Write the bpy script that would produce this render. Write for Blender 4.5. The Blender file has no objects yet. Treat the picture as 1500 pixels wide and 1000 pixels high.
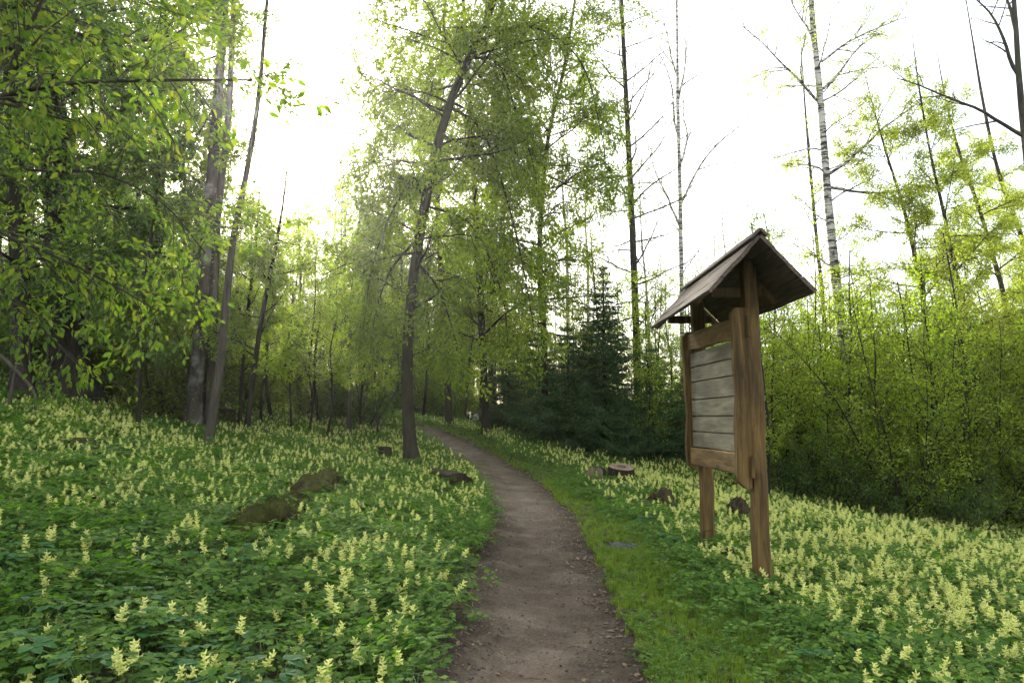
import bpy, math, numpy as np
from mathutils import Vector
R = math.radians
rng = np.random.default_rng(11)
S = bpy.context.scene

# ------------------------------------------------------------------ camera
PITCH = R(6.4); CAMZ = 1.45
cam = bpy.data.cameras.new('camera'); cam.lens = 24; cam.sensor_width = 36; cam.clip_end = 2000; cam.clip_start = .05
cam.dof.use_dof = True; cam.dof.focus_distance = 8.5; cam.dof.aperture_fstop = 5.0
co = bpy.data.objects.new('camera', cam); S.collection.objects.link(co)
co.location = (0, 0, CAMZ); co.rotation_euler = (R(90) + PITCH, 0, 0); S.camera = co

def ray(px, py):
    u = (px - 750) / 1000.; v = (500 - py) / 1000.; c, s = math.cos(PITCH), math.sin(PITCH)
    return np.array([u, c - v * s, s + v * c])

# ------------------------------------------------------------------ world, sun, exposure
sd = ray(395, 185); sd /= np.linalg.norm(sd)
SUN_EL = math.asin(sd[2]); SUN_AZ = math.atan2(sd[0], sd[1])
W = bpy.data.worlds.new('World'); S.world = W; W.use_nodes = True
nt = W.node_tree; nt.nodes.clear()
out = nt.nodes.new('ShaderNodeOutputWorld'); bg = nt.nodes.new('ShaderNodeBackground'); bg.inputs[1].default_value = .13
sky = nt.nodes.new('ShaderNodeTexSky'); sky.sky_type = 'NISHITA'; sky.sun_disc = False
sky.sun_elevation = SUN_EL; sky.sun_rotation = SUN_AZ; sky.dust_density = 3.0; sky.air_density = 1.0; sky.ozone_density = 1.0
tc = nt.nodes.new('ShaderNodeTexCoord'); mp = nt.nodes.new('ShaderNodeMapping'); mp.inputs['Scale'].default_value = (1, 1, 2.6)
nz = nt.nodes.new('ShaderNodeTexNoise'); nz.inputs['Scale'].default_value = 2.2; nz.inputs['Detail'].default_value = 7; nz.inputs['Roughness'].default_value = .6
cr = nt.nodes.new('ShaderNodeValToRGB'); cr.color_ramp.elements[0].position = .32; cr.color_ramp.elements[0].color = (.30,) * 3 + (1,)
cr.color_ramp.elements[1].position = .62; cr.color_ramp.elements[1].color = (.78,) * 3 + (1,)
mx = nt.nodes.new('ShaderNodeMix'); mx.data_type = 'RGBA'; mx.inputs[7].default_value = (7.2, 7.3, 7.4, 1)
L = nt.links.new
L(tc.outputs['Generated'], mp.inputs[0]); L(mp.outputs[0], nz.inputs['Vector']); L(nz.outputs[0], cr.inputs[0])
L(cr.outputs[0], mx.inputs[0]); L(sky.outputs[0], mx.inputs[6]); L(mx.outputs[2], bg.inputs[0]); L(bg.outputs[0], out.inputs[0])
sl = bpy.data.lights.new('sun', 'SUN'); sl.energy = 5.0; sl.angle = R(3.5); sl.color = (1, .93, .80)
so = bpy.data.objects.new('sun', sl); S.collection.objects.link(so)
so.rotation_euler = Vector(sd).to_track_quat('Z', 'Y').to_euler(); so.location = (-8, 20, 30)
S.view_settings.view_transform = 'Standard'; S.view_settings.look = 'None'
S.view_settings.exposure = 1.75; S.view_settings.gamma = 1.0
S.cycles.max_bounces = 7; S.cycles.diffuse_bounces = 4; S.cycles.transmission_bounces = 4; S.cycles.transparent_max_bounces = 6
S.cycles.glossy_bounces = 2; S.cycles.sample_clamp_indirect = 4; S.cycles.use_denoising = True; S.cycles.caustics_reflective = False

# ------------------------------------------------------------------ terrain functions
def sstep(a, b, x):
    t = np.clip((x - a) / (b - a), 0, 1); return t * t * (3 - 2 * t)
_w = np.random.default_rng(5)
_NW = [(_w.uniform(0, 6.283), _w.uniform(0, 6.283), _w.uniform(.75, 1.3)) for _ in range(7)]
def noise2(x, y, f=1., seed=0):
    v = 0
    for i, (a, b, k) in enumerate(_NW):
        a = a + seed * 1.7
        v = v + np.sin((x * math.cos(a) + y * math.sin(a)) * f * k * (1 + .35 * i) + b + seed * 2.1) / (1 + .3 * i)
    return v / 2.6
def base_h(x, y):
    x = np.asarray(x, float); y = np.asarray(y, float)
    l = np.clip(-x, 0, 16); r = np.clip(x, 0, 14)
    A = .085 * l + .0085 * l * l - .05 * r - .0055 * r * r
    A = A * (1 - .55 * sstep(22, 60, y))
    yy = np.clip(y - 9.5, 0, 13.5)
    B = (.0046 * yy * yy) * (1 - .55 * sstep(1, 10, x)) + .02 * np.clip(y - 23, 0, 40)
    return A + B
_PC = [(.10, -4), (.12, 0), (.14, 2.2)]
_edge = [(787, 1000, 335), (786, 950, 290), (785, 900, 240), (783, 850, 193), (781, 800, 160), (776, 750, 117), (741, 700, 76), (698, 670, 56), (665, 650, 50), (625, 630, 46)]
def ground_hit(px, py, lift=0.):
    d = ray(px, py); t = .5
    while t < 90:
        p = d * t; z = p[2] + CAMZ
        if z <= base_h(p[0], p[1]) + lift: break
        t += .02
    return np.array([d[0] * t, d[1] * t, float(base_h(d[0] * t, d[1] * t))])
for e in _edge:
    g = ground_hit(e[0], e[1]); _PC.append((g[0], g[1]))
lx, ly = _PC[-1]
_PC += [(lx - 1.7, ly + 1.9), (lx - 4.5, ly + 3.5), (lx - 9, ly + 4.3), (lx - 16, ly + 4.6)]
PC = np.array(_PC, float)
def catmull(P, n):
    P = np.asarray(P, float); P = np.vstack([2 * P[0] - P[1], P, 2 * P[-1] - P[-2]]); o = []
    for i in range(1, len(P) - 2):
        t = np.linspace(0, 1, n, endpoint=False)[:, None]
        a, b, c, d = P[i - 1], P[i], P[i + 1], P[i + 2]
        o.append(.5 * (2 * b + (c - a) * t + (2 * a - 5 * b + 4 * c - d) * t ** 2 + (3 * b - a - 3 * c + d) * t ** 3))
    o.append(P[-2][None]); return np.vstack(o)
PCs = catmull(PC, 14)
def path_dist(x, y):
    x = np.asarray(x, float); y = np.asarray(y, float); sh = x.shape; q = np.stack([x.ravel(), y.ravel()], 1)
    best = np.full(len(q), 1e9); side = np.zeros(len(q))
    for i in range(len(PCs) - 1):
        a = PCs[i]; b = PCs[i + 1]; ab = b - a; t = np.clip(((q - a) @ ab) / (ab @ ab), 0, 1)
        w = q - (a + t[:, None] * ab); dd = np.hypot(w[:, 0], w[:, 1]); m = dd < best
        best[m] = dd[m]; side[m] = np.sign(ab[0] * w[m, 1] - ab[1] * w[m, 0])
    return best.reshape(sh), -side.reshape(sh)      # side +1 = right of the path
HW = .63
def terrain(x, y):
    x = np.asarray(x, float); y = np.asarray(y, float)
    d, s = path_dist(x, y)
    hw = HW + .05 * noise2(x, y, 3.2, 1) + .03 * noise2(x, y, 9, 2)
    dip = .11 * (1 - sstep(hw - .06, hw + .09, d))
    return base_h(x, y) + .035 * noise2(x, y, 1.3, 3) * sstep(.7, 1.4, d) + .012 * noise2(x, y, 6, 4) - dip
def tz(x, y): return float(terrain(np.array([x]), np.array([y]))[0])

# ------------------------------------------------------------------ mesh helpers
class MB:
    def __init__(s): s.V = []; s.F4 = []; s.F3 = []; s.n = 0; s.mi = None
    def add(s, V, F4=None, F3=None):
        V = np.asarray(V, float); s.V.append(V)
        if F4 is not None and len(F4): s.F4.append(np.asarray(F4, int) + s.n)
        if F3 is not None and len(F3): s.F3.append(np.asarray(F3, int) + s.n)
        s.n += len(V); return s
    def mesh(s, name, mat, smooth=False):
        V = np.vstack(s.V); F4 = np.vstack(s.F4) if s.F4 else np.zeros((0, 4), int); F3 = np.vstack(s.F3) if s.F3 else np.zeros((0, 3), int)
        me = bpy.data.meshes.new(name); me.vertices.add(len(V)); me.vertices.foreach_set('co', V.astype(np.float32).ravel())
        nl = F4.size + F3.size; me.loops.add(nl); me.loops.foreach_set('vertex_index', np.concatenate([F4.ravel(), F3.ravel()]).astype(np.int32))
        me.polygons.add(len(F4) + len(F3))
        st = np.concatenate([np.arange(len(F4)) * 4, F4.size + np.arange(len(F3)) * 3]).astype(np.int32)
        me.polygons.foreach_set('loop_start', st)
        me.polygons.foreach_set('use_smooth', np.full(len(st), smooth)); me.update(calc_edges=True); me.validate()
        for q in (mat if isinstance(mat, (list, tuple)) else [mat]): me.materials.append(q)
        if s.mi is not None: me.polygons.foreach_set('material_index', s.mi)
        return me
def link(name, me, parent=None, loc=None, coll=None):
    o = bpy.data.objects.new(name, me); (coll or S.collection).objects.link(o)
    if parent: o.parent = parent
    if loc is not None: o.location = loc
    return o
def tag(o, label, cat, group=None):
    o['label'] = label; o['category'] = cat
    if group: o['group'] = group
    return o
def empty(name, loc, label, cat, group=None, rz=0.):
    o = link(name, None, None, loc); o.rotation_euler.z = rz; o.empty_display_size = .2
    return tag(o, label, cat, group)
def kind(o, k): o['kind'] = k; return o
def nrm(v): return v / (np.linalg.norm(v, axis=-1, keepdims=True) + 1e-9)
def tube(mb, pts, rad, sides=6, rough=0., cap=True, r=rng):
    pts = np.asarray(pts, float); n = len(pts); rad = np.broadcast_to(np.asarray(rad, float), (n,))
    t = nrm(np.gradient(pts, axis=0)); m = np.abs(t.mean(0)); ref = np.zeros(3); ref[int(np.argmin(m))] = 1
    a = nrm(np.cross(t, ref)); b = np.cross(t, a); th = np.arange(sides) * 2 * math.pi / sides
    rr = rad[:, None] * np.ones((1, sides))
    if rough: rr = rr * (1 + rough * r.normal(size=(n, sides)) * .6 + rough * np.tile(r.normal(size=(1, sides)), (n, 1)))
    V = pts[:, None] + rr[..., None] * (np.cos(th)[None, :, None] * a[:, None] + np.sin(th)[None, :, None] * b[:, None])
    i = np.arange(n - 1)[:, None] * sides; j = np.arange(sides)[None]; k = (j + 1) % sides
    F = np.stack([i + j, i + k, i + sides + k, i + sides + j], -1).reshape(-1, 4)
    V = V.reshape(-1, 3); F3 = None
    if cap:
        V = np.vstack([V, pts[-1] + t[-1] * rad[-1] * .5]); q = (n - 1) * sides
        F3 = [(q + x, q + (x + 1) % sides, len(V) - 1) for x in range(sides)]
    mb.add(V, F, F3)

# ------------------------------------------------------------------ materials
def M(name, rough=.8, spec=.3):
    m = bpy.data.materials.new(name); m.use_nodes = True; t = m.node_tree; p = t.nodes['Principled BSDF']
    p.inputs['Roughness'].default_value = rough; p.inputs['Specular IOR Level'].default_value = spec
    return m, t, p
def N(t, typ, **k):
    n = t.nodes.new(typ)
    for a, v in k.items(): setattr(n, a, v)
    return n
def ramp(t, fac, stops, interp='LINEAR'):
    r = N(t, 'ShaderNodeValToRGB'); e = r.color_ramp.elements; r.color_ramp.interpolation = interp
    while len(e) < len(stops): e.new(.5)
    for x, (p, c) in zip(e, stops): x.position = p; x.color = tuple(c) + (1,) if len(c) == 3 else c
    t.links.new(fac, r.inputs[0]); return r.outputs[0]
def noise(t, scale, detail=4, vec=None, rough=.6, dist=0.):
    n = N(t, 'ShaderNodeTexNoise'); n.inputs['Scale'].default_value = scale; n.inputs['Detail'].default_value = detail
    n.inputs['Roughness'].default_value = rough; n.inputs['Distortion'].default_value = dist
    if vec is not None: t.links.new(vec, n.inputs['Vector'])
    return n.outputs[0]
def objco(t, scale=(1, 1, 1), which='Object'):
    c = N(t, 'ShaderNodeTexCoord'); m = N(t, 'ShaderNodeMapping'); m.inputs['Scale'].default_value = scale
    t.links.new(c.outputs[which], m.inputs[0]); return m.outputs[0]
def mixc(t, f, a, b, mode='MIX'):
    m = N(t, 'ShaderNodeMix', data_type='RGBA', blend_type=mode)
    for i, v in ((0, f), (6, a), (7, b)):
        if isinstance(v, (int, float)): m.inputs[i].default_value = v
        elif isinstance(v, tuple): m.inputs[i].default_value = v + (1,) if len(v) == 3 else v
        else: t.links.new(v, m.inputs[i])
    return m.outputs[2]
def bump(t, p, h, s, d=.02):
    b = N(t, 'ShaderNodeBump'); b.inputs['Strength'].default_value = s; b.inputs['Distance'].default_value = d
    t.links.new(h, b.inputs['Height']); t.links.new(b.outputs[0], p.inputs['Normal'])
def leaf_mat(name, cols, trans, tf=.5, rough=.6, spec=.2):
    m, t, p = M(name, rough, spec); g = N(t, 'ShaderNodeNewGeometry'); oi = N(t, 'ShaderNodeObjectInfo')
    k = len(cols); c = ramp(t, g.outputs['Random Per Island'], [(i / (k - 1), x) for i, x in enumerate(cols)])
    h = N(t, 'ShaderNodeHueSaturation'); mr = N(t, 'ShaderNodeMapRange'); mr.inputs[3].default_value = .82; mr.inputs[4].default_value = 1.18
    t.links.new(oi.outputs['Random'], mr.inputs[0]); t.links.new(mr.outputs[0], h.inputs['Value']); t.links.new(c, h.inputs['Color'])
    t.links.new(h.outputs[0], p.inputs['Base Color'])
    tr = N(t, 'ShaderNodeBsdfTranslucent'); t.links.new(mixc(t, 1., h.outputs[0], trans, 'MULTIPLY'), tr.inputs[0])
    mx = N(t, 'ShaderNodeMixShader'); mx.inputs[0].default_value = tf
    t.links.new(p.outputs[0], mx.inputs[1]); t.links.new(tr.outputs[0], mx.inputs[2]); t.links.new(mx.outputs[0], t.nodes['Material Output'].inputs[0])
    return m
def bark_mat(name, dark, light, sc=9., moss=None, b=.7):
    m, t, p = M(name, .9, .15); v = objco(t, (1, 1, .22)); n = noise(t, sc, 8, v, .7, .6)
    c = ramp(t, n, [(.33, dark), (.66, light)])
    if moss: c = mixc(t, ramp(t, noise(t, 2.2, 5, objco(t)), [(.5, (0, 0, 0)), (.66, (.8, .8, .8))]), c, moss)
    t.links.new(c, p.inputs['Base Color']); bump(t, p, noise(t, sc * 2.2, 6, v, .7, .4), b, .03); return m
def birch_mat(name, dark_low=True, pale=(.50, .48, .43)):
    m, t, p = M(name, .7, .25); v = objco(t, (1, 1, 5.5))
    band = ramp(t, noise(t, 2.6, 6, v, .72), [(.47, (0, 0, 0)), (.53, (1, 1, 1))])
    c = mixc(t, band, pale, (.03, .026, .022))
    blot = ramp(t, noise(t, 1.6, 4, objco(t, (1, 1, .7)), .6), [(.60, (0, 0, 0)), (.66, (1, 1, 1))])
    c = mixc(t, blot, c, (.045, .04, .035)); t.links.new(c, p.inputs['Base Color']); bump(t, p, noise(t, 8, 5, v), .4, .02); return m
def wood_mat(name, cols, axis, knots=True, b=.35):
    m, t, p = M(name, .72, .25); s = [9, 9, 9]; s[axis] = .7
    v = objco(t, tuple(s)); oi = N(t, 'ShaderNodeObjectInfo'); g = N(t, 'ShaderNodeNewGeometry')
    add = N(t, 'ShaderNodeVectorMath', operation='ADD'); mul = N(t, 'ShaderNodeMath', operation='MULTIPLY'); mul.inputs[1].default_value = 37.
    t.links.new(g.outputs['Random Per Island'], mul.inputs[0]); cb = N(t, 'ShaderNodeCombineXYZ')
    for i in range(3): t.links.new(mul.outputs[0], cb.inputs[i])
    t.links.new(v, add.inputs[0]); t.links.new(cb.outputs[0], add.inputs[1])
    gr = noise(t, 2.4, 8, add.outputs[0], .62, 1.1)
    c = ramp(t, gr, [(.28, cols[0]), (.5, cols[1]), (.72, cols[2])])
    s2 = [3.5, 3.5, 3.5]; s2[axis] = 1.1
    bl = ramp(t, noise(t, 1.3, 4, objco(t, tuple(s2))), [(.35, (.62, .62, .62)), (.65, (1.12, 1.1, 1.08))])
    c = mixc(t, 1., c, bl, 'MULTIPLY')
    if knots:
        vo = N(t, 'ShaderNodeTexVoronoi'); vo.inputs['Scale'].default_value = 1.0
        s3 = [4.5, 4.5, 4.5]; s3[axis] = 1.7; t.links.new(objco(t, tuple(s3)), vo.inputs['Vector'])
        c = mixc(t, ramp(t, vo.outputs['Distance'], [(.07, (.75,) * 3), (.15, (0, 0, 0))]), c, tuple(x * .35 for x in cols[0]))
    t.links.new(c, p.inputs['Base Color']); bump(t, p, gr, b, .01); return m

LEAF = {
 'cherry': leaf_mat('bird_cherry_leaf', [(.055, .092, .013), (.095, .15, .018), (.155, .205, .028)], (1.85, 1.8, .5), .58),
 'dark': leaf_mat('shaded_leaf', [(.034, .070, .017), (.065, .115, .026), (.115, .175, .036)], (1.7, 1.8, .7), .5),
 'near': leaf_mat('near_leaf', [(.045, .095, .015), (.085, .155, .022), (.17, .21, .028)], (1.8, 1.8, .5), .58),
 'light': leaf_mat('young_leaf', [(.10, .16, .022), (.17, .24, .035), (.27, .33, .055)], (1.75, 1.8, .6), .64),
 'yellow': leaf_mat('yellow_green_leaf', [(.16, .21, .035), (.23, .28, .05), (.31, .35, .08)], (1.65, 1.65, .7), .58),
 'needle': leaf_mat('spruce_needles', [(.026, .056, .016), (.042, .085, .024), (.060, .112, .032)], (1.2, 1.5, .8), .12, .6, .2),
 'cory': leaf_mat('corydalis_leaf', [(.044, .10, .020), (.080, .152, .028), (.135, .215, .040)], (1.4, 1.7, .5), .42, .75, .07),
 'broad': leaf_mat('broad_herb_leaf', [(.035, .10, .03), (.055, .14, .045)], (1.3, 1.7, .5), .35, .7, .12),
 'grass': leaf_mat('grass_blade', [(.06, .12, .014), (.11, .185, .022), (.17, .23, .035)], (1.4, 1.5, .4), .35, .7, .1),
}
BARK = {
 'cherry': bark_mat('cherry_bark', (.012, .010, .006), (.048, .040, .026), 9, (.04, .045, .02)),
 'dark': bark_mat('dark_bark', (.009, .007, .005), (.038, .031, .023), 7),
 'grey': bark_mat('grey_bark', (.020, .017, .012), (.085, .073, .055), 8, (.04, .045, .02)),
 'twig': bark_mat('twig_bark', (.03, .024, .018), (.08, .065, .045), 12, None, .2),
 'birch': birch_mat('birch_bark'), 'oldbirch': bark_mat('old_birch_bark', (.016, .013, .010), (.07, .06, .048), 8, (.22, .21, .185)),
}
m, t, p = M('corydalis_petal', .55, .3)
g_ = N(t, 'ShaderNodeNewGeometry'); pc = ramp(t, g_.outputs['Random Per Island'], [(0, (.56, .62, .14)), (.5, (.72, .74, .22)), (1, (.82, .82, .36))])
oi = N(t, 'ShaderNodeObjectInfo'); pc = mixc(t, ramp(t, oi.outputs['Random'], [(.25, (0, 0, 0)), (1, (.45,) * 3)]), pc, (.52, .56, .20)); t.links.new(pc, p.inputs['Base Color']); tr = N(t, 'ShaderNodeBsdfTranslucent'); t.links.new(pc, tr.inputs[0]); mxs = N(t, 'ShaderNodeMixShader'); mxs.inputs[0].default_value = .4
t.links.new(p.outputs[0], mxs.inputs[1]); t.links.new(tr.outputs[0], mxs.inputs[2]); t.links.new(mxs.outputs[0], t.nodes['Material Output'].inputs[0])
PETAL = m
STEM, t, p = M('green_stem', .6, .3); p.inputs['Base Color'].default_value = (.09, .15, .04, 1)
LITTER = leaf_mat('dead_leaf', [(.10, .065, .035), (.17, .12, .07), (.26, .20, .13)], (1, .8, .6), .15, .8, .1)

def ground_material():
    m, t, p = M('meadow_soil', .95, .1); v = objco(t)
    c = ramp(t, noise(t, 5, 8, v, .7), [(.3, (.018, .014, .010)), (.5, (.045, .034, .022)), (.7, (.085, .062, .04))])
    c = mixc(t, ramp(t, noise(t, 1.4, 6, v, .65), [(.48, (0, 0, 0)), (.62, (.75,) * 3)]), c, (.03, .055, .014))
    t.links.new(c, p.inputs['Base Color']); bump(t, p, noise(t, 30, 6, v, .7), .8, .03); return m
def path_material():
    m, t, p = M('trodden_earth', .92, .15); v = objco(t)
    c = ramp(t, noise(t, 1.7, 9, v, .68), [(.30, (.034, .025, .016)), (.5, (.072, .055, .038)), (.70, (.135, .107, .078))])
    c2 = ramp(t, noise(t, 55, 4, v, .6), [(.25, (.5, .5, .5)), (.5, (1, 1, 1)), (.78, (1.5, 1.45, 1.35))])
    c = mixc(t, 1., c, c2, 'MULTIPLY')
    vo = N(t, 'ShaderNodeTexVoronoi'); vo.inputs['Scale'].default_value = 34; t.links.new(v, vo.inputs['Vector'])
    c = mixc(t, ramp(t, vo.outputs['Distance'], [(.10, (.55,) * 3), (.2, (0, 0, 0))]), c, (.19, .16, .13))
    at = N(t, 'ShaderNodeAttribute', attribute_name='edge')
    ef = N(t, 'ShaderNodeMath', operation='MULTIPLY'); t.links.new(at.outputs['Fac'], ef.inputs[0])
    t.links.new(ramp(t, noise(t, 7, 6, v, .7), [(.38, (.25,) * 3), (.62, (1,) * 3)]), ef.inputs[1])
    c = mixc(t, ef.outputs[0], c, (.028, .019, .012))
    t.links.new(c, p.inputs['Base Color'])
    hn = N(t, 'ShaderNodeMath', operation='ADD'); t.links.new(noise(t, 40, 8, v, .75), hn.inputs[0]); t.links.new(noise(t, 6, 4, v, .6), hn.inputs[1])
    bump(t, p, hn.outputs[0], .85, .025); return m
GROUND = ground_material(); PATHM = path_material()

# ------------------------------------------------------------------ ground sheet and path
def axis(lo, hi, step, far, k=1.22):
    a = list(np.arange(lo, hi + 1e-6, step)); s = step
    while a[-1] < far: s *= k; a.append(a[-1] + s)
    s = step; b = []
    x = lo
    while x > -far: s *= k; x -= s; b.append(x)
    return np.array(b[::-1] + a)
gx = axis(-11, 11, .11, 420); gy = axis(-1, 30, .11, 420)
X, Y = np.meshgrid(gx, gy); Z = terrain(X, Y)
def grid_faces(nx, ny):
    i = np.arange(nx - 1)[None] + np.arange(ny - 1)[:, None] * nx; return np.stack([i, i + 1, i + nx + 1, i + nx], -1).reshape(-1, 4)
mb = MB(); mb.add(np.stack([X, Y, Z], -1).reshape(-1, 3), grid_faces(len(gx), len(gy)))
kind(link('ground', mb.mesh('ground', GROUND, True)), 'structure')
# path: a strip along the centreline, slightly crowned, sunk below the banks
dense = catmull(PCs[::3], 16); dd = nrm(np.gradient(dense, axis=0)); nn = np.stack([dd[:, 1], -dd[:, 0]], 1)
uu = np.linspace(-.80, .80, 33)
PX = dense[:, None, 0] + nn[:, None, 0] * uu[None]; PY = dense[:, None, 1] + nn[:, None, 1] * uu[None]
PZ = base_h(PX, PY) - .05 + .018 * noise2(PX, PY, 2.6, 6) + .013 * noise2(PX, PY, 11, 7) + .007 * noise2(PX, PY, 28, 8) - .03 * np.exp(-((uu[None] / .28) ** 2)) + .03 * (np.abs(uu[None]) / .8) ** 3
mb = MB(); mb.add(np.stack([PX, PY, PZ], -1).reshape(-1, 3), grid_faces(len(uu), len(dense))[:, ::-1])
pm = mb.mesh('path', PATHM, True); at = pm.attributes.new('edge', 'FLOAT', 'POINT')
ed = np.broadcast_to(sstep(.30, .66, np.abs(uu))[None], PX.shape).ravel().astype(np.float32); at.data.foreach_set('value', ed)
kind(link('path', pm), 'structure')
def path_z(x, y): return float(base_h(x, y)) - .05

# ------------------------------------------------------------------ leaves
def leaves_mesh(mb, pos, axis, size, r, six=True, droop=.3, wid=.5, flat=.5):
    n = len(pos)
    if not n: return
    ax = nrm(axis + r.normal(size=(n, 3)) * .55 + np.array([0, 0, -droop]))
    up = nrm(r.normal(size=(n, 3)) * (1 - flat) + np.array([0, 0, 1.]) * flat * 1.4)
    sd_ = nrm(np.cross(ax, up)); no = np.cross(sd_, ax); s = (size * r.uniform(.6, 1.25, n))[:, None]; w = s * wid
    if six:
        P = [pos, pos + ax * s * .3 + sd_ * w * .45 + no * w * .16, pos + ax * s * .68 + sd_ * w * .36 + no * w * .08 - no * s * .03,
             pos + ax * s - no * s * .12, pos + ax * s * .68 - sd_ * w * .36 + no * w * .08 - no * s * .03, pos + ax * s * .3 - sd_ * w * .45 + no * w * .16]
        V = np.stack(P, 1).reshape(-1, 3); b = np.arange(n)[:, None] * 6
        mb.add(V, np.vstack([b + [0, 1, 2, 3], b + [0, 3, 4, 5]]))
    else:
        P = [pos, pos + ax * s * .5 + sd_ * w * .5 + no * w * .15, pos + ax * s, pos + ax * s * .5 - sd_ * w * .5 + no * w * .15]
        V = np.stack(P, 1).reshape(-1, 3); b = np.arange(n)[:, None] * 4
        mb.add(V, None, np.vstack([b + [0, 1, 2], b + [0, 2, 3]]))

class Tree:
    """branching skeleton: bark tubes, twig tubes and leaf positions"""
    def __init__(s, seed, **k):
        s.r = np.random.default_rng(seed); s.bark = MB(); s.twig = MB(); s.LP = []; s.LA = []
        s.c = dict(levels=2, n=(5, 6), ratio=(.5, .45), ang=(50, 45), up=(.15, .0, -.1), wander=.16, leafd=28, lm=3.0, leaf=.06, six=True, droop=.35, spread=.06, minr=.0035, wid=.5, flat=.5); s.c.update(k)
    def branch(s, p, d, Ln, r0, lv, mb=None):
        c = s.c; r = s.r; n = max(4, min(12, int(Ln / .22)))
        up = c['up'][min(lv, len(c['up']) - 1)]
        W = np.cumsum(r.normal(size=(n, 3)) * c['wander'] * (1 if n < 8 else .8), 0); t = np.linspace(0, 1, n)[:, None]
        D = nrm(d[None] + W * .7 + np.array([0, 0, up]) * t * 1.6); P = p + np.vstack([np.zeros(3), np.cumsum(D * (Ln / n), 0)])
        D = np.vstack([D, D[-1]]); rad = np.maximum(np.linspace(r0, max(r0 * .25, c['minr']), n + 1), c['minr'])
        if lv == 0: tube(s.bark, P, rad, 6)
        elif lv < c['levels']: tube(s.twig, P, rad, 4, cap=False)
        else: tube(s.twig, P[::max(1, n // 4)], rad[::max(1, n // 4)], 3, cap=False)
        if lv < c['levels']:
            k = max(2, int(round(c['n'][min(lv, len(c['n']) - 1)] * r.uniform(.75, 1.25) * (min(1.6, max(.4, Ln / 1.6)) if lv else 1))))
            for i in range(k):
                f = .18 + .82 * (i + r.uniform(0, 1)) / k; q = f * n; a = min(n - 1, int(q)); pp = P[a] + (P[a + 1] - P[a]) * (q - a)
                s.branch(pp, s.turn(D[a], c['ang'][min(lv, len(c['ang']) - 1)]), Ln * c['ratio'][min(lv, len(c['ratio']) - 1)] * r.uniform(.6, 1.25) * (1.15 - .5 * f), r0 * (1 - .6 * f) * .55, lv + 1)
        if lv >= c['levels'] - 1:
            k = r.poisson(Ln * c['leafd'] * c['lm'] * (1 if lv == c['levels'] else .55))
            if k:
                q = r.uniform(.12, 1, k) * n; a = np.minimum(n - 1, q.astype(int)); pp = P[a] + (P[a + 1] - P[a]) * (q - a)[:, None]
                s.LP.append(pp + r.normal(size=(k, 3)) * c['spread']); s.LA.append(D[a])
    def turn(s, d, ang):
        v = s.r.normal(size=3); v = nrm(v - d * (v @ d)); a = R(ang * s.r.uniform(.7, 1.3)); return nrm(d * math.cos(a) + v * math.sin(a))
    def trunk(s, pts, rad, sides=12, flare=.5, rough=.035, sub=5):
        P = catmull(pts, sub); rr = np.interp(np.linspace(0, 1, len(P)), np.linspace(0, 1, len(rad)), rad)
        h = P[:, 2] - P[0, 2]; rr = rr * (1 + flare * np.exp(-np.clip(h, 0, 9) / .28))
        P = np.vstack([P[0] - [0, 0, .35], P]); rr = np.concatenate([[rr[0] * 1.15], rr])
        tube(s.bark, P, rr, sides, rough, r=s.r); s.P = P; s.rr = rr; return s
    def limbs(s, k, z0, z1, L0, L1, rf=.42, el=(10, 50), bias=None):
        """k limbs between heights z0..z1 (above the base); L0 low, L1 high"""
        h = s.P[:, 2] - s.P[1, 2]
        for i in range(k):
            f = (i + s.r.uniform(0, 1)) / k; z = z0 + (z1 - z0) * f; a = min(len(h) - 2, max(0, int(np.searchsorted(h, z)) - 1))
            u = np.clip((z - h[a]) / max(1e-3, h[a + 1] - h[a]), 0, 1); p = s.P[a] + (s.P[a + 1] - s.P[a]) * u
            az = i * 2.4 + s.r.uniform(-.6, .6); e = R(s.r.uniform(*el)); d = np.array([math.cos(az) * math.cos(e), math.sin(az) * math.cos(e), math.sin(e)])
            if bias is not None: d = nrm(d + np.array(bias))
            Ln = (L0 + (L1 - L0) * f) * s.r.uniform(.75, 1.2)
            s.branch(p, d, Ln, min(s.rr[a] * rf, .008 + .011 * Ln), 0)
        return s
    def done(s, name, loc, label, cat, bark, leaf, group=None, center=True, rz=0):
        o = empty(name, loc, label, cat, group, rz); off = np.array(loc) if center else np.zeros(3)
        s.bark.V = [v - off for v in s.bark.V]; s.twig.V = [v - off for v in s.twig.V]
        q4, q3 = [sum(len(f) for f in m_.F4) for m_ in (s.bark, s.twig)], [sum(len(f) for f in m_.F3) for m_ in (s.bark, s.twig)]
        both = MB(); both.V = s.bark.V + s.twig.V; both.F4 = s.bark.F4 + [f + s.bark.n for f in s.twig.F4]; both.F3 = s.bark.F3 + [f + s.bark.n for f in s.twig.F3]
        both.mi = np.concatenate([np.repeat([0, 1], q4), np.repeat([0, 1], q3)]).astype(np.int32)
        link('trunk', both.mesh(name + '_trunk', [BARK[bark], BARK['twig']], True), o)
        if s.LP:
            mb = MB(); P = np.vstack(s.LP) - off; A = np.vstack(s.LA)
            leaves_mesh(mb, P, A, s.c['leaf'], s.r, s.c['six'], s.c['droop'], s.c['wid'], s.c['flat'])
            link('crown', mb.mesh(name + '_crown', LEAF[leaf]), o); s.count = len(P)
        print('TREE', name, label[:36], 'leaves', getattr(s, 'count', 0), 'bark', s.bark.n, 'twig', s.twig.n)
        return o
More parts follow.
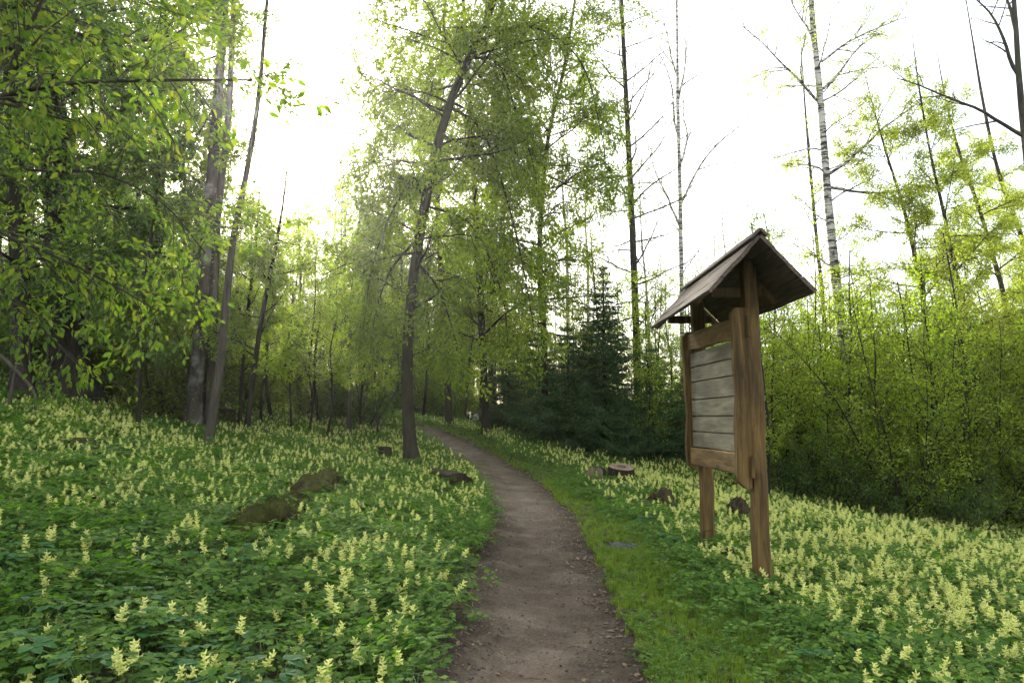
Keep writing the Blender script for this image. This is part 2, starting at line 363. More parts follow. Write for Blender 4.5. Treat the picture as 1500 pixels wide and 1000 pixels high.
def copy_tree(o, loc, rz, sc, label, group, name=None):
    c = o.copy(); S.collection.objects.link(c); c.location = loc; c.rotation_euler.z = rz; c.scale = (sc,) * 3 if not isinstance(sc, tuple) else sc
    c['label'] = label; c['group'] = group
    for ch in o.children:
        d = ch.copy(); S.collection.objects.link(d); d.parent = c
    return c
def wp(pix, Y, dY=0.):
    """pixel waypoints at depth Y -> world points"""
    o = []
    for i, (px, py) in enumerate(pix):
        d = ray(px, py); yy = Y + dY * i / max(1, len(pix) - 1); t_ = yy / d[1]; o.append(d * t_ + [0, 0, CAMZ])
    return np.array(o)
def rooted(pix, Y=None, dY=0.):
    g = ground_hit(*pix[0])
    if Y is None: Y = g[1]
    P = wp(pix, Y, dY); P[0, 2] = tz(P[0, 0], P[0, 1]); return P, Y

# ------------------------------------------------------------------ the notice board
W_POST = wood_mat('brown_post_wood', [(.028, .016, .004), (.100, .060, .016), (.180, .116, .038)], 2)
W_RAIL = wood_mat('brown_rail_wood', [(.05, .030, .009), (.145, .090, .031), (.25, .163, .066)], 1)
W_PLANK = wood_mat('grey_panel_wood', [(.095, .085, .052), (.17, .155, .102), (.25, .232, .165)], 1, False, .25)
W_ROOF = wood_mat('weathered_roof_wood', [(.035, .024, .016), (.085, .063, .044), (.155, .122, .092)], 1)
def hewn(mb, p0, p1, xa, w, h, seed, wob=.02, nseg=14, ch=.15, taper=1.):
    """hewn timber from p0 to p1; xa = direction of width w; h the other side; edges wander"""
    r = np.random.default_rng(seed); p0 = np.array(p0, float); p1 = np.array(p1, float); ax = nrm(p1 - p0); xa = nrm(np.array(xa, float) - ax * np.dot(xa, ax)); ya = np.cross(ax, xa)
    T = np.linspace(0, 1, nseg + 1); ph = r.uniform(0, 6.28, 8); Ln = np.linalg.norm(p1 - p0)
    f = lambda k: wob * (np.sin(T * Ln * 3.1 + ph[k]) * .6 + np.sin(T * Ln * 7.3 + ph[k + 1]) * .4)
    c = min(w, h) * ch; prof = [(-1, -1, 1, 0), (-1, -1, 0, 1), (-1, 1, 0, -1), (-1, 1, 1, 0), (1, 1, -1, 0), (1, 1, 0, -1), (1, -1, 0, 1), (1, -1, -1, 0)]
    sc = np.ones(nseg + 1); sc[0] = sc[-1] = .97; rings = []
    wl = w / 2 + f(0); wr = w / 2 + f(1); hb = h / 2 + f(2) * .6; hf = h / 2 + f(3) * .6
    for i in range(nseg + 1):
        row = []
        for (a, b, ca, cb) in prof:
            x = (a * (wr[i] if a > 0 else wl[i])) * sc[i] + ca * c; y = (b * (hf[i] if b > 0 else hb[i])) * sc[i] + cb * c
            row.append(p0 + (p1 - p0) * T[i] + xa * x + ya * y)
        rings.append(row)
    V = np.array(rings).reshape(-1, 3); k = 8; i = np.arange(nseg)[:, None] * k; j = np.arange(k)[None]; q = (j + 1) % k
    F = np.stack([i + j, i + q, i + k + q, i + k + j], -1).reshape(-1, 4)
    V = np.vstack([V, p0, p1]); F3 = [((x + 1) % k, x, len(V) - 2) for x in range(k)] + [(nseg * k + x, nseg * k + (x + 1) % k, len(V) - 1) for x in range(k)]
    mb.add(V, F, F3)
BX, YN, YF = 2.36, 6.52, 8.36
nb = empty('notice_board', (BX, 7.4, tz(BX, 7.4)), 'brown wooden notice board with a small gabled roof and blank grey plank panel', 'notice board')
O = np.array(nb.location)
def bpart(name, fn, mat, parent=nb, label=None):
    mb = MB(); fn(mb); mb.V = [v - O for v in mb.V]; o = link(name, mb.mesh(name, mat, False), parent)
    if label: o['label'] = label
    return o
zN, zF = tz(BX, YN) - .35, tz(BX, YF) - .35
postN = bpart('post', lambda m_: hewn(m_, (BX - .035, YN, zN), (BX - .07, YN, 2.96), (1, 0, 0), .14, .165, 3, .012, 26), W_POST)
postF = bpart('post', lambda m_: hewn(m_, (BX + .0, YF, zF), (BX - .07, YF, 2.96), (1, 0, 0), .14, .165, 4, .012, 26), W_POST)
def stile(y, z0, z1, w, seed):
    """side board with a rounded lower outer corner, wandering outer edge"""
    def f(mb_):
        r = np.random.default_rng(seed); xr = BX - .122; th = .085; n = 30; Z_ = np.linspace(z0, z1, n)
        e = .010 * np.sin(Z_ * 4 + seed) + .006 * np.sin(Z_ * 11 + 2 * seed)
        xl = xr - w + e; low = np.clip((Z_ - z0) / .17, 0, 1); xl = xl + (1 - np.sqrt(1 - (1 - low) ** 2)) * w * .62
        hi = np.clip((z1 - Z_) / .06, 0, 1); xl = xl + (1 - np.sqrt(np.clip(1 - (1 - hi) ** 2, 0, 1))) * w * .3
        ya, yb = y - th / 2, y + th / 2; c = .008; rows = []
        for i in range(n): rows += [[xl[i] + c, ya, Z_[i]], [xl[i], ya + c, Z_[i]], [xl[i], yb - c, Z_[i]], [xl[i] + c, yb, Z_[i]], [xr, yb, Z_[i]], [xr, ya, Z_[i]]]
        V = np.array(rows); k = 6; i = np.arange(n - 1)[:, None] * k; j = np.arange(k)[None]; q = (j + 1) % k
        F = np.stack([i + j, i + k + j, i + k + q, i + q], -1).reshape(-1, 4)
        F3 = [(0, a, a + 1) for a in range(1, 5)] + [((n - 1) * k, (n - 1) * k + a + 1, (n - 1) * k + a) for a in range(1, 5)]
        mb_.add(V, F, F3)
    return f
stN = bpart('side_board', stile(YN - .02, .80, 2.50, .132, 1), W_POST); stF = bpart('side_board', stile(YF - .02, .83, 2.50, .135, 2), W_POST)
xp = BX - .19
bpart('top_rail', lambda m_: hewn(m_, (xp, YN + .02, 2.31), (xp, YF - .06, 2.37), (0, 0, 1), .205, .05, 7, .008), W_RAIL)
bpart('bottom_rail', lambda m_: hewn(m_, (xp, YN + .02, 1.02), (xp, YF - .06, 1.00), (0, 0, 1), .20, .05, 8, .004), W_RAIL, label='paler reddish brown bottom rail')
edges = [1.125, 1.30, 1.475, 1.665, 1.87, 2.04, 2.21]
for i in range(6):
    a, b = edges[i], edges[i + 1]
    bpart('panel_plank', lambda m_: hewn(m_, (xp + .02, YN + .03, (a + b) / 2 - .004), (xp + .02, YF - .07, (a + b) / 2 + .006 * (i - 2)), (0, 0, 1), b - a - .008, .03, 20 + i, .003, 8, .1), W_PLANK)
bpart('added_gap_backing', lambda m_: hewn(m_, (xp + .052, YN + .04, 1.66), (xp + .052, YF - .08, 1.67), (0, 0, 1), 1.12, .02, 19, .001, 6), W_RAIL)  # added sheet behind the planks, keeps the gaps between them dark
for (y, z, p_) in ((YN, 2.32, stN), (YN, 1.0, stN), (YF, 2.34, stF), (YF, 1.0, stF)):
    bpart('wedge_peg', lambda m_: hewn(m_, (BX - .125, y - .088, z - .10), (BX - .118, y - .088, z + .10), (1, 0, 0), .034, .045, int(z * 10), .002, 4), W_POST, p_)
RX = BX - .15; RZ = 3.06; SPAN = .47; RISE = .50; y0, y1 = 5.93, 8.45
def slope(sgn, seed):
    def f(mb_):
        r = np.random.default_rng(seed); n = 4; dirv = nrm(np.array([sgn * SPAN, 0, -RISE])); nor = np.cross(np.array([0, 1., 0]), dirv) * sgn
        if nor[2] < 0: nor = -nor
        Ls = math.hypot(SPAN, RISE); wd = Ls / n
        for i in range(n):
            c = np.array([RX, 0, RZ]) + dirv * (wd * (i + .5)) + nor * (.005 * ((n - 1 - i) % 2))
            a = c + [0, y0 + r.uniform(-.015, .015), 0]; b = c + [0, y1 + r.uniform(-.02, .02), 0]
            hewn(mb_, a, b, dirv, wd + .008, .034, seed * 10 + i, .004 if i < n - 1 else .009, 16, .12)
    return f
rl = bpart('roof_slope', slope(-1, 5), W_ROOF); rr_ = bpart('roof_slope', slope(1, 6), W_ROOF)
bpart('ridge_board', lambda m_: (hewn(m_, (RX - .045, y0 - .02, RZ + .022), (RX - .045, y1 + .02, RZ + .022), (SPAN, 0, RISE), .13, .024, 31, .004),
                                hewn(m_, (RX + .028, y0 - .02, RZ + .030), (RX + .028, y1 + .02, RZ + .030), (SPAN, 0, -RISE), .09, .024, 32, .004)), W_ROOF)
for y in (YN + .02, YF + .02):
    for sg in (-1, 1):
        bpart('rafter', lambda m_: hewn(m_, (RX + sg * .02, y + .09 * (1 if sg > 0 else 1) + .05, RZ - .09), (RX + sg * (SPAN - .07), y + .14, RZ - RISE + .02), (0, 1, 0), .07, .07, 40, .003, 6), W_POST)
    bpart('cross_brace', lambda m_: hewn(m_, (RX - SPAN * .55, y + .06, RZ - RISE * .62 - .08), (RX + SPAN * .55, y + .06, RZ - RISE * .62 - .08), (0, 0, 1), .09, .045, 44, .003, 6), W_POST)

# ------------------------------------------------------------------ stumps, logs, stones
def lump(name, loc, size, seed, mat, label, cat, rz=0., flat=.0, group=None, rough=.22, parent=None, top=None):
    r = np.random.default_rng(seed); nu, nv = 54, 36; u = np.linspace(0, 2 * math.pi, nu, endpoint=False); v = np.linspace(0, math.pi, nv)
    U, V_ = np.meshgrid(u, v); D = np.stack([np.sin(V_) * np.cos(U), np.sin(V_) * np.sin(U), np.cos(V_)], -1); k = np.ones(U.shape)
    for i in range(26):
        a = nrm(r.normal(size=3)); f = 1.5 * 1.14 ** i; k = k + rough * .8 / (1 + .32 * f) * np.sin((D @ a) * f + r.uniform(0, 6))
    P = D * k[..., None] * np.array(size) * .5
    if flat: P[..., 2] = np.minimum(P[..., 2], size[2] * .5 * flat)
    i = np.arange(nv - 1)[:, None] * nu; j = np.arange(nu)[None]; q = (j + 1) % nu
    mb_ = MB(); mb_.add(P.reshape(-1, 3), np.stack([i + j, i + nu + j, i + nu + q, i + q], -1).reshape(-1, 4))
    o = link(name, mb_.mesh(name, mat, True), parent, loc); o.rotation_euler.z = rz
    return tag(o, label, cat, group) if parent is None else o
def moss_material():
    m, t, p = M('moss_on_dead_wood', .95, .1); v = objco(t)
    wood = ramp(t, noise(t, 9, 7, v, .7), [(.35, (.012, .009, .006)), (.6, (.06, .04, .024))])
    moss = ramp(t, noise(t, 14, 7, v, .75), [(.3, (.014, .016, .005)), (.55, (.045, .050, .009)), (.75, (.11, .115, .018))])
    g = N(t, 'ShaderNodeNewGeometry'); sx = N(t, 'ShaderNodeSeparateXYZ'); t.links.new(g.outputs['Normal'], sx.inputs[0])
    ad = N(t, 'ShaderNodeMath', operation='MULTIPLY_ADD'); ad.inputs[1].default_value = .35; t.links.new(sx.outputs[2], ad.inputs[0]); t.links.new(noise(t, 3.5, 5, v), ad.inputs[2])
    c = mixc(t, ramp(t, ad.outputs[0], [(.60, (0, 0, 0)), (.74, (1, 1, 1))]), wood, moss)
    t.links.new(c, p.inputs['Base Color']); bump(t, p, noise(t, 45, 6, v, .8), 1., .04); return m
MOSS = moss_material()
DARKM = bark_mat('dark_root_wood', (.009, .007, .004), (.055, .040, .020), 14, (.05, .05, .012), 1.)
DARKW = bark_mat('old_dark_wood', (.009, .007, .004), (.048, .036, .020), 12, None, 1.)
CUT = wood_mat('cut_stump_face', [(.08, .055, .035), (.16, .115, .075), (.26, .195, .135)], 2, False)
STONE, t, p = M('dark_stone', .85, .2); t.links.new(ramp(t, noise(t, 14, 7, objco(t)), [(.35, (.018, .02, .018)), (.7, (.09, .09, .085))]), p.inputs['Base Color']); bump(t, p, noise(t, 22, 6, objco(t)), .8, .02)
def ghit(px, py): g = ground_hit(px, py); g[2] = tz(g[0], g[1]); return g
def log_piece(name, p0, p1, r0, r1, seed, label, cat, bark=DARKW, hollow=0., rough=.05, cut=CUT, group=None):
    """round of wood: rough bark mantle, cut faces (with a hole when hollow)"""
    r = np.random.default_rng(seed); p0 = np.array(p0, float); p1 = np.array(p1, float); n, k = 9, 26; T = np.linspace(0, 1, n)
    o = link(name, None, None, p0); tag(o, label, cat, group)
    ax = nrm(p1 - p0); ref = np.array([1., 0, 0]) if abs(ax[0]) < .8 else np.array([0, 1., 0]); a = nrm(np.cross(ax, ref)); b = np.cross(ax, a)
    th = np.arange(k) * 2 * math.pi / k; out_ = 1 + rough * (np.sin(th * 3 + r.uniform(0, 6)) + .7 * np.sin(th * 5 + r.uniform(0, 6)) + .5 * np.sin(th * 9 + r.uniform(0, 6)))
    ring = np.cos(th)[:, None] * a + np.sin(th)[:, None] * b
    V = np.array([(p1 - p0) * t_ + ring * (out_ * (r0 + (r1 - r0) * t_) * (1 + .02 * r.normal(size=k)))[:, None] for t_ in T]).reshape(-1, 3)
    i = np.arange(n - 1)[:, None] * k; j = np.arange(k)[None]; q = (j + 1) % k
    m1 = MB(); m1.add(V, np.stack([i + j, i + q, i + k + q, i + k + j], -1).reshape(-1, 4)); link('bark_mantle', m1.mesh('mantle', bark, True), o)
    for (c, rr2, sg) in ((p1 - p0, r1, 1), (p0 - p0, r0, -1)):
        fr = [max(hollow, .02), .5 if hollow < .4 else .75, .992]; rows = [c + ring * (out_ * rr2 * f_)[:, None] + ax * sg * (.004 if ii < 2 else 0) + ax * .006 * r.normal(size=(k, 1)) * (ii < 2) for ii, f_ in enumerate(fr)]
        if hollow and sg > 0: rows = [rows[0] - ax * .14] + rows
        V = np.vstack(rows); nr = len(rows); i2 = np.arange(nr - 1)[:, None] * k
        F = np.stack([i2 + j, i2 + k + j, i2 + k + q, i2 + q], -1).reshape(-1, 4)
        m2 = MB(); m2.add(V, F, [(0, x, x + 1) for x in range(1, k - 1)]); link('cut_face', m2.mesh('cut', cut, False), o)
    return o
# mossy fallen trunk left of the path
g0 = ghit(345, 800); g1 = ghit(492, 708)
def mossy_log():
    r = np.random.default_rng(8); n, k = 90, 34; T = np.linspace(0, 1, n); th = np.arange(k) * 2 * math.pi / k
    A0 = g0 + [0, 0, .03]; A1 = g1 + [0, 0, .08]; ax = nrm(A1 - A0); sd_ = nrm(np.cross(ax, [0, 0, 1])); up = np.cross(sd_, ax); V = []
    Ln = np.linalg.norm(A1 - A0); FR = [(nrm(r.normal(size=3)), r.uniform(6, 38), r.uniform(0, 6.28)) for _ in range(26)]
    for t_ in T:
        gap = .22 * math.exp(-((t_ - .30) / .035) ** 2) + .15 * math.exp(-((t_ - .66) / .03) ** 2)
        rad = (.175 + .035 * math.sin(t_ * 9 + 1) + .02 * math.sin(t_ * 23)) * (.25 + .75 * min(1, t_ * 12, (1 - t_) * 12)) * (1 - gap)
        c = A0 + (A1 - A0) * t_ + sd_ * .07 * math.sin(t_ * 5) + up * (.03 * math.sin(t_ * 13) - .05 * gap)
        ring = np.cos(th)[:, None] * sd_ * 1.15 + np.sin(th)[:, None] * up; q3 = c + ring * rad
        w = 1 + sum(.42 / (1 + .09 * f) * np.sin(q3 @ a_ * f + p_) for a_, f, p_ in FR) * .42
        V.append(c + ring * (rad * np.clip(w, .5, 1.6))[:, None])
    V = np.vstack(V); i = np.arange(n - 1)[:, None] * k; j = np.arange(k)[None]; q = (j + 1) % k
    m1 = MB(); m1.add(V - g0, np.stack([i + j, i + k + j, i + k + q, i + q], -1).reshape(-1, 4), [(0, x, x + 1) for x in range(1, k - 1)] + [((n - 1) * k, (n - 1) * k + x + 1, (n - 1) * k + x) for x in range(1, k - 1)])
    o = link('mossy_log', m1.mesh('mossy_log', MOSS, True), None, g0); tag(o, 'moss covered rotten fallen trunk lying among the flowers left of the path', 'log')
    # moss fluff standing off the surface
    idx = r.integers(0, len(V), 15000); nn_ = V[idx] - (A0 + (A1 - A0) * np.clip(((V[idx] - A0) @ ax) / np.linalg.norm(A1 - A0), 0, 1)[:, None]); keep = (nn_[:, 2] > .03) & (noise2(V[idx][:, 0], V[idx][:, 1], 9, 5) > -.25)
    P = V[idx][keep] + r.normal(size=(keep.sum(), 3)) * .012; m3 = MB(); leaves_mesh(m3, P - g0, nrm(nn_[keep]), .024, r, False, -.1, .35, .1)
    link('moss', m3.mesh('moss', MOSSLEAF), o)
MOSSLEAF = leaf_mat('moss_tuft', [(.02, .024, .006), (.06, .068, .010), (.13, .135, .02)], (1.2, 1.3, .5), .25, .8, .1)
mossy_log()
g = ghit(563, 676); log_piece('stump', g - [.0, 0, .08], g + [0, .02, .34], .165, .15, 3, 'short dark square-cut stump left of the main leaning trunk', 'stump', cut=DARKW)
g = ghit(640, 700); g2 = ghit(672, 724); log_piece('log_piece', g + [-.12, .15, .10], g2 + [.02, .04, .15], .13, .22, 4, 'dark charred broken log lying at the left path edge beside the main trunk', 'log', rough=.13, cut=DARKW)
g = ghit(326, 622); log_piece('stump', g - [0, 0, .1], g + [.05, 0, .40], .27, .22, 5, 'brown rotten stump behind the thin leaning trunk on the left', 'stump', rough=.08)
g = ghit(909, 708); log_piece('stump', g - [0, 0, .1], g + [.02, -.10, .36], .30, .285, 6, 'hollow cut stump ring with an open core on the right verge', 'stump', hollow=.36, rough=.04)
g = ghit(876, 708); log_piece('log_piece', g + [.06, .30, .17], g + [-.07, -.04, .17], .18, .19, 7, 'round log piece lying on its side against the hollow stump', 'log')
lump('root_lump', ghit(966, 748) + [0, 0, .14], (.62, .5, .62), 9, DARKM, 'squat brown mossy root lump in the flowers between hollow stump and notice board', 'root lump', .4, 0)
lump('stone', ghit(1084, 768) + [0, 0, .12], (.36, .28, .62), 10, DARKM, 'dark pointed stone seen between the two posts of the notice board', 'stone', .2)
lump('wood_chunk', ghit(984, 716) + [0, 0, .03], (.30, .22, .16), 12, DARKW, 'small flat dark chunk of wood behind the mossy root lump', 'wood chunk', .2)
lump('stone', ghit(912, 800) + [0, 0, -.045], (.46, .34, .14), 13, STONE, 'flat grey stone sunk in the grass verge right of the path', 'stone', .7)
lump('mossy_mound', ghit(130, 668) + [0, 0, .0], (.9, .5, .40), 14, MOSS, 'low mossy mound in the flowers below the thick dark trunk', 'mossy mound', .5)

# ------------------------------------------------------------------ ground plants
PROT = bpy.data.collections.new('plant_sources')
def leaflet(mb_, p, ax, sd_, s, no):
    """three-lobed wedge"""
    V = [p, p + ax * s * .45 + sd_ * s * .42 + no * s * .06, p + ax * s * .75 + sd_ * s * .36, p + ax * s * .72 + sd_ * s * .14 + no * s * .04, p + ax * s * 1.05 + no * s * .02,
         p + ax * s * .72 - sd_ * s * .14 + no * s * .04, p + ax * s * .75 - sd_ * s * .36, p + ax * s * .45 - sd_ * s * .42 + no * s * .06]
    mb_.add(V, [(0, 1, 2, 3), (0, 5, 6, 7)], [(0, 3, 4), (0, 4, 5)])
def cory_leaves(seed, H=.18, n=5, sz=.036):
    r = np.random.default_rng(seed); mb_ = MB(); st = MB()
    for i in range(n):
        az = i * 6.28 / n + r.uniform(-.5, .5); el = r.uniform(.5, 1.1); o = np.array([math.cos(az), math.sin(az), 0.]); Ln = H * r.uniform(.75, 1.25)
        base = np.zeros(3); tip = o * Ln * math.cos(el) + np.array([0, 0, Ln * math.sin(el)]); tube(st, [base, tip * .55 + [0, 0, .01], tip], [.0016, .0013, .001], 3, cap=False)
        ax0 = nrm(o * .9 + [0, 0, r.uniform(-.25, .2)]); side = np.array([-o[1], o[0], 0.])
        for (f, a) in ((0., -1.0), (0., 1.0), (.034, 0.)):
            q = nrm(ax0 * math.cos(a) + side * math.sin(a)); c = tip + ax0 * f + q * sz * .75; tube(st, [tip + ax0 * f * .6, c], [.0009, .0007], 3, cap=False)
            qs = nrm(np.cross(q, [0, 0, 1])); no = np.cross(qs, q)
            for a2 in (-.95, 0, .95):
                q2 = nrm(q * math.cos(a2) + qs * math.sin(a2) + r.normal(size=3) * .16 - [0, 0, .08]); s2 = nrm(np.cross(q2, [0, 0, 1])); leaflet(mb_, c + q2 * sz * .25, q2, s2, sz * r.uniform(.85, 1.25), np.cross(s2, q2))
    return mb_, st
def cory_spike(seed, h=.24, n=13, sp=.075, sz=.0245):
    r = np.random.default_rng(seed); fl = MB(); st = MB(); lean = np.array([r.uniform(-.09, .09), r.uniform(-.09, .09), 0])
    cv = lambda z: lean * (z / h) ** 1.5 * 1.2 * h * 2 + np.array([0, 0, z])
    tube(st, [cv(z) for z in np.linspace(0, h, 5)], [.0024, .002, .002, .0016, .001], 4, cap=False)
    for i in range(n):
        f = i / (n - 1); z = h - sp + sp * f * 1.12; az = i * 2.4 + r.uniform(-.35, .35); o = np.array([math.cos(az), math.sin(az), 0.]); s = sz * (1.15 - .45 * f) * r.uniform(.85, 1.15)
        c = cv(min(z, h)) + [0, 0, max(0, z - h)] + o * .003; up = .25 + .55 * f
        ax = nrm(o + [0, 0, up]); ax2 = nrm(o * .55 + [0, 0, .9]); sdv = np.array([-o[1], o[0], 0.])
        # spur pointing in/up, mouth pointing out with lip
        P = [c - o * s * .42 + [0, 0, s * .55], c - o * s * .1 + [0, 0, s * .22], c + ax * s * .45, c + ax * s * .95]
        tube(fl, P, [s * .11, s * .30, s * .31, s * .22], 5)
        e = P[3]
        fl.add([e, e + sdv * s * .26 + ax2 * s * .30, e + ax2 * s * .55 + o * s * .1, e - sdv * s * .26 + ax2 * s * .30], [(0, 1, 2, 3)])
        fl.add([e, e + sdv * s * .24 + o * s * .22 - [0, 0, s * .16], e + o * s * .42 - [0, 0, s * .30], e - sdv * s * .24 + o * s * .22 - [0, 0, s * .16]], [(0, 1, 2, 3)])
    for i in range(3):   # stem leaf
        pass
    return fl, st
def broad_leaves(seed, n=4, sz=.075, H=.20):
    r = np.random.default_rng(seed); mb_ = MB(); st = MB()
    for i in range(n):
        az = i * 6.28 / n + r.uniform(-.6, .6); o = np.array([math.cos(az), math.sin(az), 0.]); tip = o * H * .45 * r.uniform(.6, 1.3) + [0, 0, H * r.uniform(.7, 1.1)]
        tube(st, [[0, 0, 0], tip * .6, tip], [.003, .0022, .0018], 4, cap=False)
        for a in (-1.15, 0, 1.15):
            q = nrm(o * math.cos(a) + np.array([-o[1], o[0], 0]) * math.sin(a) + [0, 0, r.uniform(-.2, .1)]); s_ = nrm(np.cross(q, [0, 0, 1])); no = np.cross(s_, q); s = sz * r.uniform(.8, 1.15) * (1.1 if a == 0 else .95)
            w = [.0, .30, .36, .33, .22, 0]; tt = [0, .15, .35, .58, .8, 1.04]; z_ = [0, .04, .06, .05, 0, -.08]
            c = [tip + q * s * t_ + no * s * zz for t_, zz in zip(tt, z_)]; V = []
            for cc, ww, zz in zip(c, w, z_): V += [cc + s_ * s * ww + no * s * .05, cc, cc - s_ * s * ww + no * s * .05]
            mb_.add(V, [(k * 3 + b_, k * 3 + b_ + 1, k * 3 + b_ + 4, k * 3 + b_ + 3) for k in range(5) for b_ in (0, 1)])
    return mb_, st
def grass_tuft(seed, n=16, h=.10):
    r = np.random.default_rng(seed); mb_ = MB()
    for i in range(n):
        az = r.uniform(0, 6.28); o = np.array([math.cos(az), math.sin(az), 0.]); s_ = np.array([-o[1], o[0], 0]) * .0034; b = o * r.uniform(0, .035); H = h * r.uniform(.5, 1.2); k = r.uniform(.15, .6)
        P = [b, b + o * H * k * .25 + [0, 0, H * .5], b + o * H * k * .8 + [0, 0, H * .9]]
        mb_.add([P[0] - s_, P[0] + s_, P[1] + s_, P[1] - s_, P[2]], [(0, 1, 2, 3)], [(3, 2, 4)])
    return mb_
def dead_leaf(seed):
    r = np.random.default_rng(seed); mb_ = MB(); leaves_mesh(mb_, np.zeros((1, 3)), np.array([[1., 0, 0]]), .06, r, True, 0., .6, 1.); return mb_
MESH = {}
for i in range(3):
    lf, st = cory_leaves(50 + i, n=5 + i % 2); MESH['cl%d' % i] = lf.mesh('corydalis_foliage', LEAF['cory']); MESH['cs%d' % i] = st.mesh('corydalis_petioles', STEM)
for i in range(7):
    fl, st = cory_spike(70 + i, h=[.25, .20, .28, .22, .24, .17, .23][i], n=[15, 11, 17, 7, 12, 9, 14][i], sp=[.07, .052, .085, .035, .06, .045, .06][i], sz=[.021, .020, .021, .018, .022, .017, .019][i]); MESH['fs%d' % i] = fl.mesh('corydalis_flowers', PETAL); MESH['ft%d' % i] = st.mesh('corydalis_stem', STEM)
for i in range(2):
    lf, st = broad_leaves(90 + i, n=4 + i); MESH['bl%d' % i] = lf.mesh('broad_foliage', LEAF['broad']); MESH['bs%d' % i] = st.mesh('broad_stem', STEM)
def joined(name, keys):
    """source object of several meshes as one mesh with material slots"""
    V = []; F = []; mi = []; mats = []; n = 0
    for s, k in enumerate(keys):
        me = MESH[k]; c = np.zeros(len(me.vertices) * 3, np.float32); me.vertices.foreach_get('co', c); V.append(c.reshape(-1, 3)); mats.append(me.materials[0])
        for p_ in me.polygons: F.append([v + n for v in p_.vertices]); mi.append(s)
        n += len(me.vertices)
    me = bpy.data.meshes.new(name); me.from_pydata(np.vstack(V).tolist(), [], F)
    for m_ in mats: me.materials.append(m_)
    me.polygons.foreach_set('material_index', np.array(mi, np.int32)); me.update(); return me
def source(coll, name, me): o = bpy.data.objects.new(name, me); coll.objects.link(o); return o
def newcoll(name, items):
    c = bpy.data.collections.new(name)
    for i, me in enumerate(items): source(c, '%s_source_%02d' % (name, i), me)
    return c
C_LEAF = newcoll('corydalis_leaf_clump', [joined('leaf_clump', ['cl%d' % i, 'cs%d' % i]) for i in range(3)])
C_FLOW = newcoll('corydalis_flower_spike', [joined('flower_spike', ['fs%d' % i, 'ft%d' % i]) for i in range(7)])
C_BROAD = newcoll('broad_herb', [joined('broad_herb', ['bl%d' % i, 'bs%d' % i]) for i in range(2)])
C_GRASS = newcoll('grass_tuft', [grass_tuft(i).mesh('grass_tuft', LEAF['grass']) for i in range(3)])
C_DEAD = newcoll('dead_leaf', [dead_leaf(i).mesh('dead_leaf', LITTER) for i in range(5)])
peb = MB(); _u = np.random.default_rng(2)
def pebble(seed):
    r = np.random.default_rng(seed); V = np.array([[x, y, z] for x in (-1, 1) for y in (-1, 1) for z in (-1, 1)], float) * .6 + r.normal(size=(8, 3)) * .15
    V = np.vstack([V, np.array([[1.1, 0, 0], [-1.1, 0, 0], [0, 1.1, 0], [0, -1.1, 0], [0, 0, 1.], [0, 0, -1.]])]) * [.010, .008, .005]
    f = {8: (4, 5, 7, 6), 9: (0, 2, 3, 1), 10: (2, 6, 7, 3), 11: (0, 1, 5, 4), 12: (1, 3, 7, 5), 13: (0, 4, 6, 2)}
    mb_ = MB(); mb_.add(V, None, [(q[i], q[(i + 1) % 4], c) for c, q in f.items() for i in range(4)]); return mb_
PEB, t, p = M('pebble', .85, .2); oi = N(t, 'ShaderNodeObjectInfo'); t.links.new(ramp(t, oi.outputs['Random'], [(0, (.035, .027, .02)), (1, (.14, .12, .095))]), p.inputs['Base Color'])
C_PEB = newcoll('pebble', [pebble(i).mesh('pebble', PEB, True) for i in range(3)])
TW = MB(); tube(TW, [[-.06, 0, 0], [-.02, .008, .003], [.03, -.004, .002], [.07, .01, 0]], [.003, .0028, .002, .001], 5); C_TWIG = newcoll('fallen_twig', [TW.mesh('fallen_twig', BARK['twig'])])

def scatter(name, P, rot, scl, idx, coll, label=None):
    me = bpy.data.meshes.new(name); me.vertices.add(len(P)); me.vertices.foreach_set('co', np.asarray(P, np.float32).ravel())
    for nm, ty, key, arr in (('rot', 'FLOAT_VECTOR', 'vector', rot), ('scl', 'FLOAT', 'value', scl), ('idx', 'INT', 'value', idx)):
        a = me.attributes.new(nm, ty, 'POINT'); a.data.foreach_set(key, np.asarray(arr, np.int32 if ty == 'INT' else np.float32).ravel())
    me.update(); o = link(name, me); kind(o, 'stuff')
    if label: o['label'] = label
    ng = bpy.data.node_groups.new(name, 'GeometryNodeTree'); ng.interface.new_socket('Geometry', in_out='INPUT', socket_type='NodeSocketGeometry'); ng.interface.new_socket('Geometry', in_out='OUTPUT', socket_type='NodeSocketGeometry')
    gi = ng.nodes.new('NodeGroupInput'); go = ng.nodes.new('NodeGroupOutput'); ip = ng.nodes.new('GeometryNodeInstanceOnPoints'); ci = ng.nodes.new('GeometryNodeCollectionInfo')
    ci.inputs['Collection'].default_value = coll; ci.inputs['Separate Children'].default_value = True; ci.inputs['Reset Children'].default_value = True; ip.inputs['Pick Instance'].default_value = True
    def na(nm, ty): a = ng.nodes.new('GeometryNodeInputNamedAttribute'); a.data_type = ty; a.inputs['Name'].default_value = nm; return a.outputs['Attribute']
    l = ng.links.new; l(gi.outputs[0], ip.inputs['Points']); l(ci.outputs[0], ip.inputs['Instance']); l(na('idx', 'INT'), ip.inputs['Instance Index'])
    e2r = ng.nodes.new('FunctionNodeEulerToRotation'); l(na('rot', 'FLOAT_VECTOR'), e2r.inputs[0]); l(e2r.outputs[0], ip.inputs['Rotation']); l(na('scl', 'FLOAT'), ip.inputs['Scale'])
    l(ip.outputs[0], go.inputs[0]); mo = o.modifiers.new('scatter', 'NODES'); mo.node_group = ng; return o
